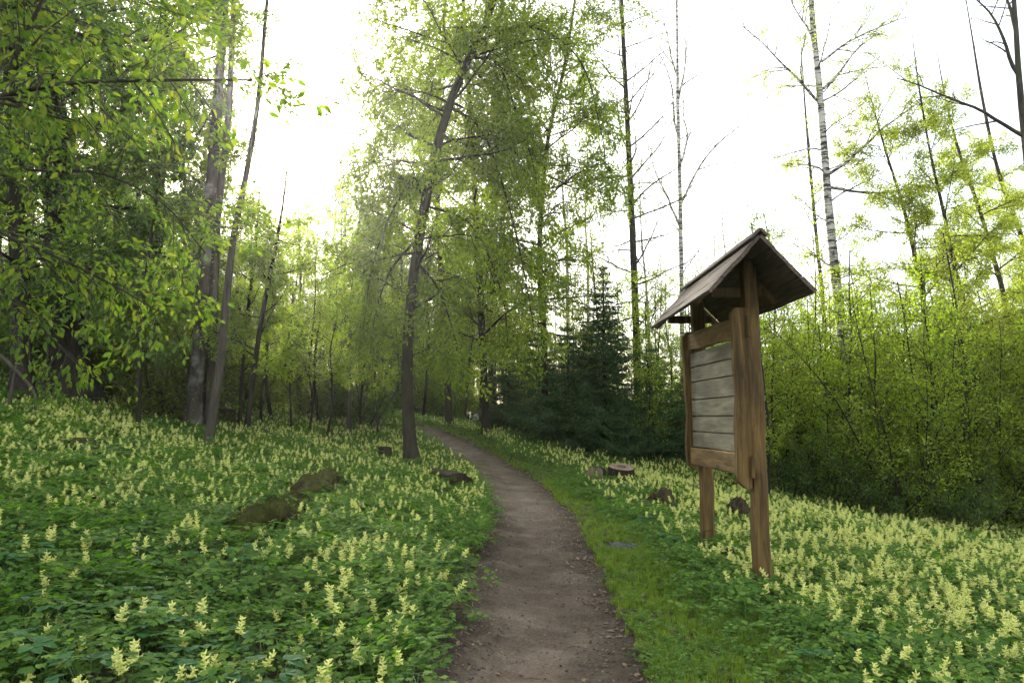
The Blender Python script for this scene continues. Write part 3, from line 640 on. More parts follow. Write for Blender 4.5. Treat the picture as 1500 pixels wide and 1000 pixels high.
def rand_pts(n, r, y0=.9, y1=29., pw=1.):
    """random points over the part of the ground the picture can see, thinning with distance when pw<1"""
    y = y0 + (y1 - y0) * r.uniform(0, 1, n) ** (1 / pw); x = r.uniform(-1, 1, n) * (.86 * y + 1.2); return x, y
def area_pts(dens, r, y0, y1):
    A = .86 * (y1 ** 2 - y0 ** 2) + 2.4 * (y1 - y0); n = int(A * dens); u = r.uniform(0, 1, n)
    # pdf proportional to width
    a = .86; b = 1.2; c0 = a * y0 * y0 / 2 + b * y0; c1 = a * y1 * y1 / 2 + b * y1; c = c0 + (c1 - c0) * u; y = (-b + np.sqrt(b * b + 2 * a * c)) / a
    return r.uniform(-1, 1, n) * (a * y + b), y
r = np.random.default_rng(21)
def verge_w(x, y): return .72 + .25 * noise2(x, y, .9, 9) - .25 * sstep(9, 20, y) + .35 * np.exp(-((y - 5.3) / 2.2) ** 2)
def blocked(x, y, gap=0.):
    b = np.zeros(x.shape, bool)
    for (cx, cy, rr2) in [(BX - .04, YN, .12), (BX, YF, .12)] + BLK: b |= (x - cx) ** 2 + (y - cy) ** 2 < (rr2 + gap) ** 2
    t_ = ((x - g0[0]) * (g1[0] - g0[0]) + (y - g0[1]) * (g1[1] - g0[1])) / ((g1[0] - g0[0]) ** 2 + (g1[1] - g0[1]) ** 2); tc_ = np.clip(t_, 0, 1)
    b |= np.hypot(x - g0[0] - tc_ * (g1[0] - g0[0]), y - g0[1] - tc_ * (g1[1] - g0[1])) < .24 + gap
    return b
BLK = []
for (px, py, rr2) in ((563, 676, .2), (655, 710, .22), (909, 708, .32), (876, 708, .2), (966, 748, .24), (1086, 768, .16), (912, 800, .24), (326, 622, .3), (603, 688, .28)):
    g = ground_hit(px, py); BLK.append((g[0], g[1], rr2))
# leafy carpet
xs = []; ys = []
for (y0_, y1_, de) in ((1.0, 9, 62), (9, 16, 42), (16, 30, 26)):
    a, b = area_pts(de, r, y0_, y1_); xs.append(a); ys.append(b)
x = np.concatenate(xs); y = np.concatenate(ys); d, s = path_dist(x, y); vw = verge_w(x, y)
dens = np.where(s > 0, sstep(vw * .55 + HW - .1, vw + HW + .25, d), sstep(HW - .06, HW + .10, d)); dens = dens * (1 - .75 * sstep(.25, .7, noise2(x, y, 2.3, 11)))
keep = (r.uniform(0, 1, len(x)) < dens) & ~blocked(x, y); x, y = x[keep], y[keep]; n = len(x)
scl = r.uniform(.55, 1.45, n) * np.where(x < 0, 1.08, .98)
scatter('leafy_ground_cover', np.stack([x, y, terrain(x, y) - .01], 1), np.stack([r.normal(0, .22, n), r.normal(0, .22, n), r.uniform(0, 6.28, n)], 1), scl, r.integers(0, 3, n), C_LEAF, 'low lobed green leaves covering the forest floor'); print('carpet', n)
# flower spikes
xs = []; ys = []
for (y0_, y1_, de) in ((1.0, 9, 175), (9, 16, 160), (16, 29, 115)):
    a, b = area_pts(de, r, y0_, y1_); xs.append(a); ys.append(b)
x = np.concatenate(xs); y = np.concatenate(ys); d, s = path_dist(x, y); vw = verge_w(x, y)
edge = np.where(s > 0, sstep(vw + HW - .05, vw + HW + .7, d), sstep(HW, HW + .15, d))
patch = .25 + .75 * sstep(-.35, .55, noise2(x, y, 1.25, 14) + .5 * noise2(x, y, 3.7, 15))
reg = np.where(x > 0, .35 + .65 * sstep(.9, 2.3, x - .08 * y), np.where(y < 4.5, .28, .28 + .60 * sstep(4.5, 11, y)))
reg = np.where((s < 0) & (d < HW + .9), np.maximum(reg, .7), reg)
reg = reg * (1 - .85 * sstep(-7.2, -9.5, x + 0 * y)) if False else reg
patch = np.where(x > 1.6, np.maximum(patch, .5), patch); dens = edge * patch * reg
keep = (r.uniform(0, 1, len(x)) < dens) & ~blocked(x, y, .03); x, y = x[keep], y[keep]; n = len(x); print('flowers', n)
ri = r.integers(0, 7, n); scl = r.uniform(.5, 1.12, n) * np.where(x < 0, .95, 1.0); rot = np.stack([r.normal(0, .2, n), r.normal(0, .2, n), r.uniform(0, 6.28, n)], 1); z = terrain(x, y) - .005
# the largest in the picture are individual plants
uu_ = x / y; vv_ = (z + .22 * scl - CAMZ) / y; zc = np.hypot(y, z + .2 - CAMZ); vis = (np.abs(uu_) < .76) & (vv_ > -.385 / .93) & (y > 1.2)
order = np.argsort(np.where(vis, zc / scl, 1e9))[:280]; near = np.zeros(n, bool); near[order] = True
scatter('corydalis_flowers_beyond', np.stack([x, y, z], 1)[~near], rot[~near], scl[~near], ri[~near], C_FLOW, 'countless pale yellow flower spikes over the meadow')
ci_ = 0
for i in order:
    X_, Y_ = x[i], y[i]
    if X_ > 0: lab, grp = 'pale yellow corydalis spike rising from green leaves in the near flowers right of the path', 'near corydalis right of the path'
    elif X_ > -1.4: lab, grp = 'pale yellow corydalis spike in the flower bank close along the left path edge', 'near corydalis beside the left path edge'
    elif Y_ > 3.2: lab, grp = 'pale yellow corydalis spike in the shaded leaves between mossy log and near left corner', 'near corydalis below the mossy log'
    else: lab, grp = 'large pale yellow corydalis spike over dark leaves in the nearest left corner', 'corydalis in the nearest left corner'
    o = link('corydalis_plant', None, None, (X_, Y_, z[i])); o.rotation_euler = rot[i]; o.scale = (scl[i],) * 3; tag(o, lab, 'flower', grp)
    link('flower_spike', MESH['fs%d' % ri[i]], o); link('stem', MESH['ft%d' % ri[i]], o); link('foliage', MESH['cl%d' % (i % 3)], o)
# broad-leaved herbs, denser near left and by the board
x, y = area_pts(13, r, 1.2, 16); d, s = path_dist(x, y)
dens = sstep(HW + .1, HW + .4, d) * np.where(x < 0, np.where(y < 5.5, 1., .35), .22) * sstep(-.3, .6, noise2(x, y, 1.1, 17)) * np.where(s > 0, sstep(1.2, 1.8, d), 1)
keep = (r.uniform(0, 1, len(x)) < dens) & ~blocked(x, y, .05); x, y = x[keep], y[keep]; n = len(x); print('broad', n)
scatter('broad_leaved_herbs', np.stack([x, y, terrain(x, y) - .01], 1), np.stack([r.normal(0, .1, n), r.normal(0, .1, n), r.uniform(0, 6.28, n)], 1), r.uniform(.6, 1.15, n), r.integers(0, 2, n), C_BROAD, 'larger toothed leaves standing among the corydalis')
# grass verge
xs = []; ys = []
for (y0_, y1_, de) in ((1.5, 8, 520), (8, 15, 330), (15, 28, 150)):
    a, b = area_pts(de, r, y0_, y1_); xs.append(a); ys.append(b)
x = np.concatenate(xs); y = np.concatenate(ys); d, s = path_dist(x, y); vw = verge_w(x, y)
dens = np.where(s > 0, sstep(HW - .03, HW + .08, d) * (1 - .93 * sstep(vw + HW - .1, vw + HW + .5, d)), .06 * sstep(HW - .05, HW + .1, d)) * (1 - .5 * sstep(.2, .8, noise2(x, y, 2.3, 19)))
keep = (r.uniform(0, 1, len(x)) < dens) & ~blocked(x, y); x, y = x[keep], y[keep]; n = len(x); print('grass', n)
scatter('grass_verge', np.stack([x, y, terrain(x, y) - .005], 1), np.stack([r.normal(0, .15, n), r.normal(0, .15, n), r.uniform(0, 6.28, n)], 1), r.uniform(.35, .8, n), r.integers(0, 3, n), C_GRASS, 'short fresh grass along the right side of the path')
xs = []; ys = []
for (y0_, y1_, de) in ((1.5, 8, 150), (8, 18, 80)):
    a, b = area_pts(de, r, y0_, y1_); xs.append(a); ys.append(b)
x = np.concatenate(xs); y = np.concatenate(ys); d, s = path_dist(x, y); vw = verge_w(x, y)
dens = np.where(s > 0, sstep(HW - .0, HW + .15, d) * (1 - sstep(vw + HW + .1, vw + HW + .5, d)), sstep(HW - .05, HW + .05, d) * (d < HW + .5)) * (.25 + .75 * sstep(-.3, .5, noise2(x, y, 2.9, 23)))
keep = (r.uniform(0, 1, len(x)) < dens) & ~blocked(x, y); x, y = x[keep], y[keep]; n = len(x)
scatter('low_weeds', np.stack([x, y, terrain(x, y) - .01], 1), np.stack([r.normal(0, .15, n), r.normal(0, .15, n), r.uniform(0, 6.28, n)], 1), r.uniform(.25, .55, n), r.integers(0, 3, n), C_LEAF, 'small leaves mixed into the grass beside the path')
# litter, pebbles, twigs
def on_ground(x, y):
    d, s = path_dist(x, y); zt = terrain(x, y); zp = base_h(x, y) - .05 + .018 * noise2(x, y, 2.6, 6) + .010 * noise2(x, y, 11, 7) + .005 * noise2(x, y, 28, 8) - .03 * np.exp(-((d / .28) ** 2)) + .03 * (d / .8) ** 3
    return np.where(d < .8, np.maximum(zt, zp), zt)
for (nm, de, coll, k, sc, y1_, lab) in (('leaf_litter', 120, C_DEAD, 5, (.25, .95), 17, 'brown dead leaves scattered along the path edges'), ('path_pebbles', 520, C_PEB, 3, (.2, 1.25), 12, 'small crumbs and pebbles on the trodden earth'), ('fallen_twigs', 16, C_TWIG, 1, (.3, 1.0), 12, 'small twigs fallen on the path')):
    x, y = area_pts(de, r, 2.2, y1_); d, s = path_dist(x, y)
    dens = (sstep(.15, .6, d) * (1 - .75 * sstep(.62, 1.2, d)) + .03) if nm == 'leaf_litter' else (d < .75) * (.25 + .75 * sstep(.15, .6, d))
    keep = r.uniform(0, 1, len(x)) < dens; x, y = x[keep], y[keep]; n = len(x); print(nm, n)
    scatter(nm, np.stack([x, y, on_ground(x, y) + .003], 1), np.stack([r.normal(0, .2, n), r.normal(0, .2, n), r.uniform(0, 6.28, n)], 1), r.uniform(sc[0], sc[1], n) ** 1.0, r.integers(0, k, n), coll, lab)

# ------------------------------------------------------------------ named trees
def rad_px(w, Y): return [a / 2000. * .80 * Y for a in w]
# main leaning bird cherry beside the path
P, Y_ = rooted([(604, 686), (598, 610), (597, 520), (603, 430), (617, 330), (637, 230), (660, 150), (690, 80), (725, 0), (752, -110), (770, -230)])
T = Tree(101, levels=2, n=(11, 8), ratio=(.50, .42), ang=(55, 50), up=(-.08, -.15, -.12), wander=.2, lm=1.25, leafd=30, leaf=.10, droop=.35)
T.trunk(P, rad_px([24, 22, 20, 19, 18, 18, 15, 13, 10, 7, 4], Y_), 16, .65)
for a, b_, l_ in (((655, 150), (.9, .2, -.15), 2.6), ((690, 85), (.8, -.3, .25), 2.4), ((630, 240), (-.9, -.2, .1), 2.0), ((612, 340), (-.8, .3, .35), 1.7), ((655, 150), (-.8, -.2, .35), 2.1), ((640, 215), (.85, -.3, .15), 2.2)):
    T.branch(wp([a], Y_)[0], nrm(np.array(b_)), l_, .03, 0)
for pix, dY in (([(690, 85), (728, 92), (755, 160), (778, 230), (795, 320), (812, 420)], .6), ([(655, 155), (705, 190), (742, 290), (768, 400), (785, 500)], -.8), ([(628, 250), (585, 290), (548, 380), (532, 480)], -.4), ([(640, 215), (560, 190), (545, 260), (540, 350)], .7),
        ([(606, 380), (640, 420), (665, 490), (672, 540)], -.7), ([(700, 60), (780, 40), (850, 90), (880, 190), (890, 260)], .5), ([(620, 300), (690, 330), (735, 430), (745, 520)], .9), ([(610, 350), (570, 400), (548, 470), (542, 540)], .6)):
    Q = catmull(wp(pix, Y_, dY), 6); rad = np.linspace(.034, .006, len(Q)); tube(T.bark, Q, rad, 6)
    for i in range(2, len(Q)):
        for _ in range(2): T.branch(Q[i], T.turn(nrm(Q[min(i + 1, len(Q) - 1)] - Q[i - 1]), 55), T.r.uniform(.5, 1.15), rad[i] * .5, 1)
T.limbs(20, 3.2, 10.5, 1.6, 2.6, .4, (-5, 45)); T.limbs(12, 6.0, 11.0, 1.6, 2.0, .35, (0, 40), (-.6, 0, 0)); T.limbs(4, 2.2, 3.8, .8, 1.2, .3, (-10, 30))
T.done('bird_cherry_tree', P[0], 'dark trunk leaning right at the left path edge with a drooping leafy crown', 'tree', 'cherry', 'cherry'); MAINY = Y_
def simple(name, pix, widths, label, bk, lf, seed, limbs, Y=None, dY=0., group=None, sides=10, flare=.4, extra=None, **k):
    P, Y1 = rooted(pix, Y, dY); T = Tree(seed, **k); T.trunk(P, rad_px(widths, Y1), sides, flare)
    for q in limbs: T.limbs(*q)
    if extra: extra(T, Y1, P)
    return T.done(name, P[0], label, 'tree', bk, lf, group)
hang = dict(levels=2, n=(11, 7), ratio=(.5, .42), ang=(55, 50), up=(-.05, -.15, -.12), wander=.2, leafd=11, leaf=.10, droop=.35)
simple('bird_cherry_tree', [(658, 614), (655, 540), (648, 430), (641, 300), (640, 180), (650, 40), (655, -60)], [15, 13, 11, 10, 8, 6, 4], 'dark upright trunk just right of the main leaning trunk where the path bends', 'cherry', 'cherry', 102, [(24, 3.2, 13, 2.6, 2.4, .45, (-5, 45))], Y=25., **{**hang, 'leafd': 14, 'leaf': .115})
simple('bird_cherry_tree', [(712, 632), (706, 480), (698, 330), (690, 180), (680, 20), (675, -60)], [14, 13, 11, 9, 7, 4], 'straight dark trunk right of the path bend, middle of the hanging crowns', 'dark', 'cherry', 103, [(30, 3.0, 14, 3.0, 2.6, .45, (-10, 40)), (14, 8, 15, 3.0, 2.6, .4, (-10, 40))], Y=23., **hang)
simple('bird_cherry_tree', [(798, 640), (797, 500), (790, 380), (800, 220), (830, 80), (850, -60)], [13, 12, 10, 8, 6, 4], 'leafy tree with a dark trunk behind the dark shrubs, right edge of the hanging crowns', 'dark', 'cherry', 104, [(28, 3.4, 13, 2.6, 2.8, .45, (-5, 45)), (16, 8, 14.5, 2.8, 2.6, .4, (-5, 40))], Y=22.5, **{**hang, 'leafd': 12})
# left group
P, Y_ = rooted([(108, 592), (104, 540), (98, 440), (88, 320), (78, 180), (66, 20), (60, -120)]); 
T = Tree(105, **{**hang, 'leafd': 20, 'leaf': .095, 'up': (.0, -.15, -.25)}); T.trunk(P, rad_px([74, 66, 56, 50, 44, 36, 26], Y_), 18, .45, .05); T.limbs(26, 1.9, 10, 3.2, 2.8, .28, (-10, 30), (.05, -.35, 0))
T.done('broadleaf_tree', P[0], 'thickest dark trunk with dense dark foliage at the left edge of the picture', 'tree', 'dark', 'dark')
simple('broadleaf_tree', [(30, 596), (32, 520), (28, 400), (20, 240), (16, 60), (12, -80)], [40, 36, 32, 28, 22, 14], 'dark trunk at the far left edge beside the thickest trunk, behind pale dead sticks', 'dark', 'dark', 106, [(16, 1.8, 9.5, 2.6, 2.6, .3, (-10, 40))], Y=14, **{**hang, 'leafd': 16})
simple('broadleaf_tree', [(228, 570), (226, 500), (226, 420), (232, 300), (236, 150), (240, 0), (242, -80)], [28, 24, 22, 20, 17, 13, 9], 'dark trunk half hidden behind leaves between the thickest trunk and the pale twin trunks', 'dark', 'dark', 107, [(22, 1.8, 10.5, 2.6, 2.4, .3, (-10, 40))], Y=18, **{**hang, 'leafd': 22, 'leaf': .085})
simple('old_birch_tree', [(284, 590), (292, 500), (300, 380), (312, 240), (322, 100), (330, -20), (334, -110)], [30, 24, 22, 20, 18, 15, 11], 'pale old birch trunk with flaking dark bark, left one of the twin trunks', 'oldbirch', 'cherry', 108, [(14, 4.5, 11, 2.0, 2.0, .3, (0, 50), (-.9, 0, 0))], Y=15.5, **{**hang, 'leafd': 20})
simple('old_birch_tree', [(310, 590), (312, 500), (314, 400), (320, 300), (334, 180), (340, 60), (346, -80)], [24, 20, 17, 15, 13, 11, 8], 'darker grey birch trunk touching the pale one, right one of the twin trunks', 'grey', 'cherry', 109, [(8, 6.5, 11, 1.6, 1.8, .3, (0, 50), (-.9, 0, 0))], Y=15.8, **{**hang, 'leafd': 14})
simple('slender_tree', [(306, 618), (322, 540), (330, 460), (342, 350), (362, 250), (378, 150), (388, 40), (398, -80)], [17, 15, 14, 12, 11, 9, 7, 5], 'slender trunk leaning and curving right from beside the rotten stump', 'grey', 'cherry', 110, [(6, 3.2, 10, 1.0, 1.2, .3, (0, 50), (-.5, 0, 0))], Y=13.2, **{**hang, 'leafd': 16})
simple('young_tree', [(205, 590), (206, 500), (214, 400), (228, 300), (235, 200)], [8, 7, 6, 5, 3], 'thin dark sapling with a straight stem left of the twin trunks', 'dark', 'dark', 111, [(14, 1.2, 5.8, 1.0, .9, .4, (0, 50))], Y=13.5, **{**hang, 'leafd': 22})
simple('young_tree', [(362, 596), (378, 500), (392, 420), (408, 340), (418, 270), (425, 190)], [10, 9, 8, 6, 4, .8], 'thin trunk leaning right of the slender curving trunk, under the sun', 'dark', 'light', 112, [(14, 1.4, 5.2, 1.3, .8, .4, (0, 50))], Y=16, **{**hang, 'leafd': 20, 'up': (.1, 0, -.1)})
simple('young_tree', [(352, 592), (358, 500), (370, 400), (378, 310), (382, 210)], [7, 6, 6, 4, .8], 'thin upright stem standing close left of the leaning thin trunk', 'dark', 'light', 113, [(12, 1.4, 5.0, 1.2, .8, .4, (0, 50))], Y=16.5, **{**hang, 'leafd': 20, 'up': (.1, 0, -.1)})
simple('young_tree', [(512, 600), (512, 500), (520, 380), (530, 280), (514, 200), (502, 130)], [8, 7, 6, 4, 2.5, .8], 'thin bare topped sapling standing alone against white sky left of the main trunk', 'grey', 'light', 114, [(7, 2.2, 8.5, 1.3, .9, .4, (25, 60))], Y=19, **{**hang, 'leafd': 9, 'up': (.2, .1, 0)})
# tree outside the left frame edge whose near branches hang into view
P = np.array([[-4.6, 3.4, tz(-4.6, 3.4)], [-4.65, 3.4, 1.8], [-4.6, 3.5, 3.2], [-4.5, 3.5, 5.0], [-4.5, 3.6, 7.0]])
T = Tree(120, lm=1.5, levels=2, n=(9, 5), ratio=(.40, .45), ang=(50, 45), up=(-.02, -.12, -.25), wander=.12, leafd=36, leaf=.054, droop=.35, spread=.03, minr=.002)
T.trunk(P, [.16, .14, .12, .10, .06], 12, .3)
def reach(pix, Y, r0, src=None, tw=.55, n=9):
    Q = wp(pix, Y); st = np.array([-4.5, 3.5, Q[0][2] - .5]); Q = catmull(np.vstack([st, Q]), 5); rad = np.linspace(r0, r0 * .22, len(Q)); tube(T.bark, Q, rad, 7)
    for i in range(4, len(Q)):
        for _ in range(n // 5 + (T.r.uniform() < .4)):
            d = nrm(Q[min(i + 1, len(Q) - 1)] - Q[i - 1]); T.branch(Q[i], T.turn(d, 50), tw * T.r.uniform(.5, 1.2), rad[i] * .5, 1)
reach([(-60, 170), (0, 142), (100, 122), (220, 118), (370, 117)], 3.3, .022, tw=.5)
reach([(-60, 130), (0, 125), (30, 65), (62, 0), (90, -60)], 3.6, .022, tw=.6)
reach([(-40, 20), (100, -10), (160, -30), (260, -30)], 3.9, .022, tw=.7)
reach([(230, 112), (262, 70), (310, 30), (345, 5)], 3.3, .010, tw=.3, n=5) if False else None
reach([(-60, 330), (20, 350), (90, 380), (170, 420), (230, 455)], 4.6, .016, tw=.55)
reach([(-60, 420), (20, 440), (80, 500), (120, 540)], 4.4, .014, tw=.45)
reach([(-60, 240), (60, 250), (150, 255), (240, 300), (300, 370)], 5.2, .018, tw=.7)
reach([(-60, 60), (60, 40), (160, 60), (240, 55), (290, 30)], 5.0, .022, tw=.7)
T.limbs(10, 3.0, 7.0, 2.4, 1.8, .3, (-5, 40))
T.done('overhanging_tree', P[0], 'tree just outside the left edge whose near branches with large bright leaves hang into view', 'tree', 'cherry', 'near')

# right side: tall dark tree, birches, leaning pale trees
bare = dict(lm=1.6, levels=2, n=(6, 5), ratio=(.45, .45), ang=(45, 40), up=(.0, -.1, -.15), leafd=5, leaf=.06, droop=.4, wander=.16)
simple('tall_dark_tree', [(938, 640), (934, 560), (931, 460), (926, 330), (919, 180), (913, 60), (908, -60)], [16, 15, 13, 12, 10, 8, 6], 'tall straight nearly black trunk with short bare drooping branches left of the notice board', 'dark', 'cherry', 130, [(44, 3.5, 16, 2.2, 2.6, .34, (-10, 50))], Y=24, **{**bare, 'leafd': 6})
def vlimbs(T, Y, P):
    for a, d, l_ in (((997, 300), (.45, 0, 1), 6.), ((995, 330), (-.35, .1, 1), 5.), ((997, 240), (.30, .1, 1), 5.), ((994, 200), (-.30, -.1, 1), 4.6), ((993, 150), (.22, .1, 1), 4.), ((994, 120), (-.12, .1, 1), 4.)):
        T.branch(wp([a], Y)[0], nrm(np.array(d, float)), l_, .055, 0)
simple('birch_tree', [(1003, 640), (1000, 540), (998, 400), (996, 280), (993, 160), (992, 60), (990, -60)], [11, 10, 9, 8, 7, 5, 4], 'slim white birch with steep forked bare branches directly left of the notice board roof', 'birch', 'yellow', 131, [(10, 5, 15, 2.2, 1.6, .3, (20, 60))], Y=28, extra=vlimbs, **{**bare, 'leafd': 3})
def blimbs(T, Y, P):
    for a, d, l_, r_ in (((1216, 254), (.95, -.1, .55), 3.6, .05), ((1218, 275), (.95, .2, .10), 3.6, .045), ((1197, 148), (-.9, -.1, .75), 3.4, .045), ((1206, 130), (.75, 0, .85), 3.0, .045), ((1204, 90), (.9, .1, .45), 2.6, .04), ((1192, 60), (-.3, 0, 1), 2.4, .04), ((1200, 150), (.8, -.2, .3), 2., .03)):
        T.branch(wp([a], Y)[0], nrm(np.array(d, float)), l_, r_, 0)
simple('birch_tree', [(1252, 650), (1242, 560), (1229, 450), (1216, 330), (1208, 230), (1200, 130), (1190, 30), (1184, -70)], [21, 19, 18, 16, 14, 13, 11, 9], 'prominent white birch trunk with black bark marks rising right of the notice board', 'birch', 'yellow', 132, [(16, 6, 12.5, 1.6, 1.8, .25, (10, 50))], Y=19, extra=blimbs, **{**bare, 'leafd': 14, 'lm': 3.5, 'n': (9, 6)})
simple('birch_tree', [(1212, 600), (1208, 480), (1196, 350), (1186, 240), (1178, 140), (1172, 40)], [8, 7, 6, 5, 3, .8], 'thin pale birch with fine bare twigs just left of the prominent white birch', 'grey', 'yellow', 133, [(26, 4.5, 15, 1.8, 1.2, .35, (20, 60))], Y=26, **{**bare, 'leafd': 8})
ylw = dict(lm=5, levels=2, n=(11, 7), ratio=(.48, .42), ang=(45, 45), up=(.05, 0, -.1), leafd=26, leaf=.062, droop=.3, wander=.15)
for i, (pix, w, lab) in enumerate(((([(1445, 640), (1425, 510), (1400, 400), (1382, 310), (1362, 220), (1345, 120), (1335, 40)]), [11, 10, 8, 6, 4, 3, .8], 'second from left of the leaning yellow green trees at the right edge'),
        (([(1375, 640), (1360, 500), (1342, 385), (1322, 300), (1300, 230), (1280, 160), (1262, 90)]), [9, 9, 8, 6, 4, 2.5, .8], 'leftmost of the leaning yellow green trees at the right, dark lower trunk'),
        (([(1500, 640), (1478, 480), (1456, 380), (1432, 300), (1404, 220), (1384, 140), (1370, 60)]), [10, 9, 8, 6, 5, 3, .8], 'third from left of the leaning yellow green trees at the right edge'),
        (([(1555, 640), (1530, 500), (1500, 360), (1462, 250), (1440, 150), (1425, 60), (1410, -30)]), [11, 10, 8, 6, 5, 3, .8], 'rightmost of the leaning yellow green trees at the right edge'))):
    simple('leaning_tree', pix, w, lab, 'grey', 'yellow', 140 + i, [(26, 3.2, 11.2, 1.9, 1.2, .4, (0, 55))], Y=17.5 + 1.2 * i, group='leaning yellow green trees', **ylw)
def flimbs(T, Y, P):
    for a, d, l_ in (((1500, 200), (-1, 0, .75), 2.9), ((1492, 110), (-.55, 0, 1), 2.2), ((1490, 60), (-.1, 0, 1), 2.)):
        T.branch(wp([a], Y)[0], nrm(np.array(d, float)), l_, .045, 0)
simple('bare_tree', [(1560, 700), (1530, 420), (1508, 260), (1494, 130), (1488, 40), (1480, -80)], [20, 17, 14, 11, 9, 6], 'nearly bare forked tree cut off by the upper right corner', 'grey', 'cherry', 146, [], Y=14, extra=flimbs, **{**bare, 'leafd': 3})

# ------------------------------------------------------------------ spruces
def spruce(seed, H, Rb, name='spruce_tree'):
    r = np.random.default_rng(seed); bark = MB(); tube(bark, [[0, 0, -.3], [0, 0, H * .3], [.02, 0, H * .7], [0, 0, H]], [.018 * H, .013 * H, .007 * H, .002 * H], 8); nd = MB(); LPs = []; LAs = []
    z = .25
    while z < H - .1:
        f = z / H; Lb = Rb * (1 - f) ** .85 * r.uniform(.85, 1.1) + .08; k = r.integers(5, 8); a0 = r.uniform(0, 6.28)
        for i in range(k):
            az = a0 + i * 6.28 / k + r.uniform(-.3, .3); el = .45 * f - .25 + r.uniform(-.1, .1); L_ = Lb * r.uniform(.7, 1.15)
            d = np.array([math.cos(az) * math.cos(el), math.sin(az) * math.cos(el), math.sin(el)]); T_ = np.linspace(0, 1, 6)[:, None]
            B = np.array([0, 0, z]) + d * L_ * T_ + np.array([0, 0, 1.]) * (-.18 * L_ * np.sin(T_ * 3.14) + .12 * L_ * T_ ** 2); tube(bark, B, np.linspace(.012, .003, 6), 3, cap=False)
            side = np.array([-math.sin(az), math.cos(az), 0.]); m_ = max(4, int(L_ / .075))
            for j in range(m_):
                t_ = (j + .6) / m_; q = B[0] + 0; a = min(4, int(t_ * 5)); q = B[a] + (B[a + 1] - B[a]) * (t_ * 5 - a); tl = L_ * .38 * (1 - t_ * .75) + .04
                for sg in (-1, 1):
                    dd_ = nrm(d * .8 + side * sg + r.normal(size=3) * .12 + [0, 0, -.22]); nn_ = max(3, int(tl / .022)); tt = np.linspace(.05, 1, nn_)[:, None]
                    LPs.append(q + dd_ * tl * tt); LAs.append(np.tile(dd_, (nn_, 1)))
        z += r.uniform(.14, .22) * (1 + .2 * H / 6)
    P = np.vstack(LPs); A = np.vstack(LAs); leaves_mesh(nd, P, A, .085, r, False, .15, .42, .3); print('spruce', len(P))
    return bark.mesh('spruce_trunk', BARK['dark'], True), nd.mesh('spruce_needles', LEAF['needle'])
SP = [spruce(1, 6.2, 2.0), spruce(2, 3.6, 1.5)]
def put_spruce(k, x, y, sc, lab, rz, grp='dark spruces at the meadow edge'):
    o = link('spruce_tree', None, None, (x, y, tz(x, y))); o.rotation_euler.z = rz; o.scale = (sc, sc, sc); tag(o, lab, 'tree', grp)
    link('trunk', SP[k][0], o); link('crown', SP[k][1], o)
for (px, Y, k, sc, lab) in ((886, 21, 0, 1.02, 'tallest dark green spruce, its thin top standing left of the tall black trunk'), (832, 21.5, 1, 1.3, 'bushy dark spruce directly left of the tallest spruce'), (955, 20.3, 1, 1.15, 'low dark spruce right of the tallest spruce, under the tall black trunk'),
        (790, 23.5, 1, 1.35, 'dark young spruce at the left end of the spruce row, behind the grass verge'), (745, 25.5, 1, 1.2, 'small dark spruce nearest the path bend'), (915, 19.3, 1, .72, 'lowest dark spruce in front, behind the hollow stump'), (1005, 20.5, 1, .9, 'dark spruce half hidden behind the notice board'), (858, 24, 0, .75, 'narrow spruce showing behind the tallest spruce'), (1165, 18, 1, .85, 'dark spruce behind the shrubs under the prominent birch')):
    put_spruce(k, (px - 750) / 1000. * Y, Y, sc * (.92 if k == 0 else .85), lab, px * 1.3)

# ------------------------------------------------------------------ shrubs and background trees (prototypes + copies)
def shrub(seed, H, lf, stems=7, leafd=24, ls=.055, name='shrub', spread=.35, lab='', cat='shrub', bark='dark', grp=None):
    T = Tree(seed, lm=1.25, levels=1, n=(11,), ratio=(.34,), ang=(48,), up=(.12, .0), wander=.10, leafd=leafd, leaf=ls, droop=.25, spread=.05, minr=.003, six=False, wid=.62)
    for i in range(stems):
        az = i * 6.28 / stems + T.r.uniform(-.4, .4); e = T.r.uniform(0, spread) + .04; d = nrm(np.array([math.cos(az) * e, math.sin(az) * e, 1.])); p = np.array([math.cos(az) * .12, math.sin(az) * .12, -.1]); Ln = H * T.r.uniform(.6, 1.05)
        n = 9; D = nrm(d + np.cumsum(T.r.normal(size=(n, 3)) * .07, 0)); Q = p + np.vstack([np.zeros(3), np.cumsum(D * Ln / n, 0)]); tube(T.bark, Q, np.linspace(.022, .005, n + 1), 6)
        for j in range(int(Ln * 7)):
            f = T.r.uniform(.10, 1); a = min(n - 1, int(f * n)); T.branch(Q[a] + (Q[a + 1] - Q[a]) * (f * n - a), T.turn(D[a], 58), T.r.uniform(.35, .95) * (1.15 - .6 * f), .007, 0)
    return T.done(name, (0, 0, 0), lab, cat, bark, lf, grp)
def slim(seed, H, lf, lo=.25, limbs=22, Lb=1.5, leafd=20, ls=.065, bark='dark', name='slender_tree', lab='', r0=.06, **k):
    T = Tree(seed, **{**dict(levels=2, n=(5, 4), ratio=(.5, .45), ang=(50, 45), up=(.1, 0, -.1), leafd=leafd, leaf=ls, six=False, wander=.15, wid=.6, lm=4.5), **k}); w = np.cumsum(T.r.normal(size=(7, 2)) * H * .012, 0)
    P = np.array([[w[i, 0], w[i, 1], H * i / 6] for i in range(7)]); P[0, :2] = 0; T.trunk(P, list(np.linspace(r0, .012, 7)), 8, .3); T.limbs(limbs, H * lo, H * .97, Lb, Lb * .45, .45, (5, 50))
    return T.done(name, (0, 0, 0), lab, 'tree', bark, lf)
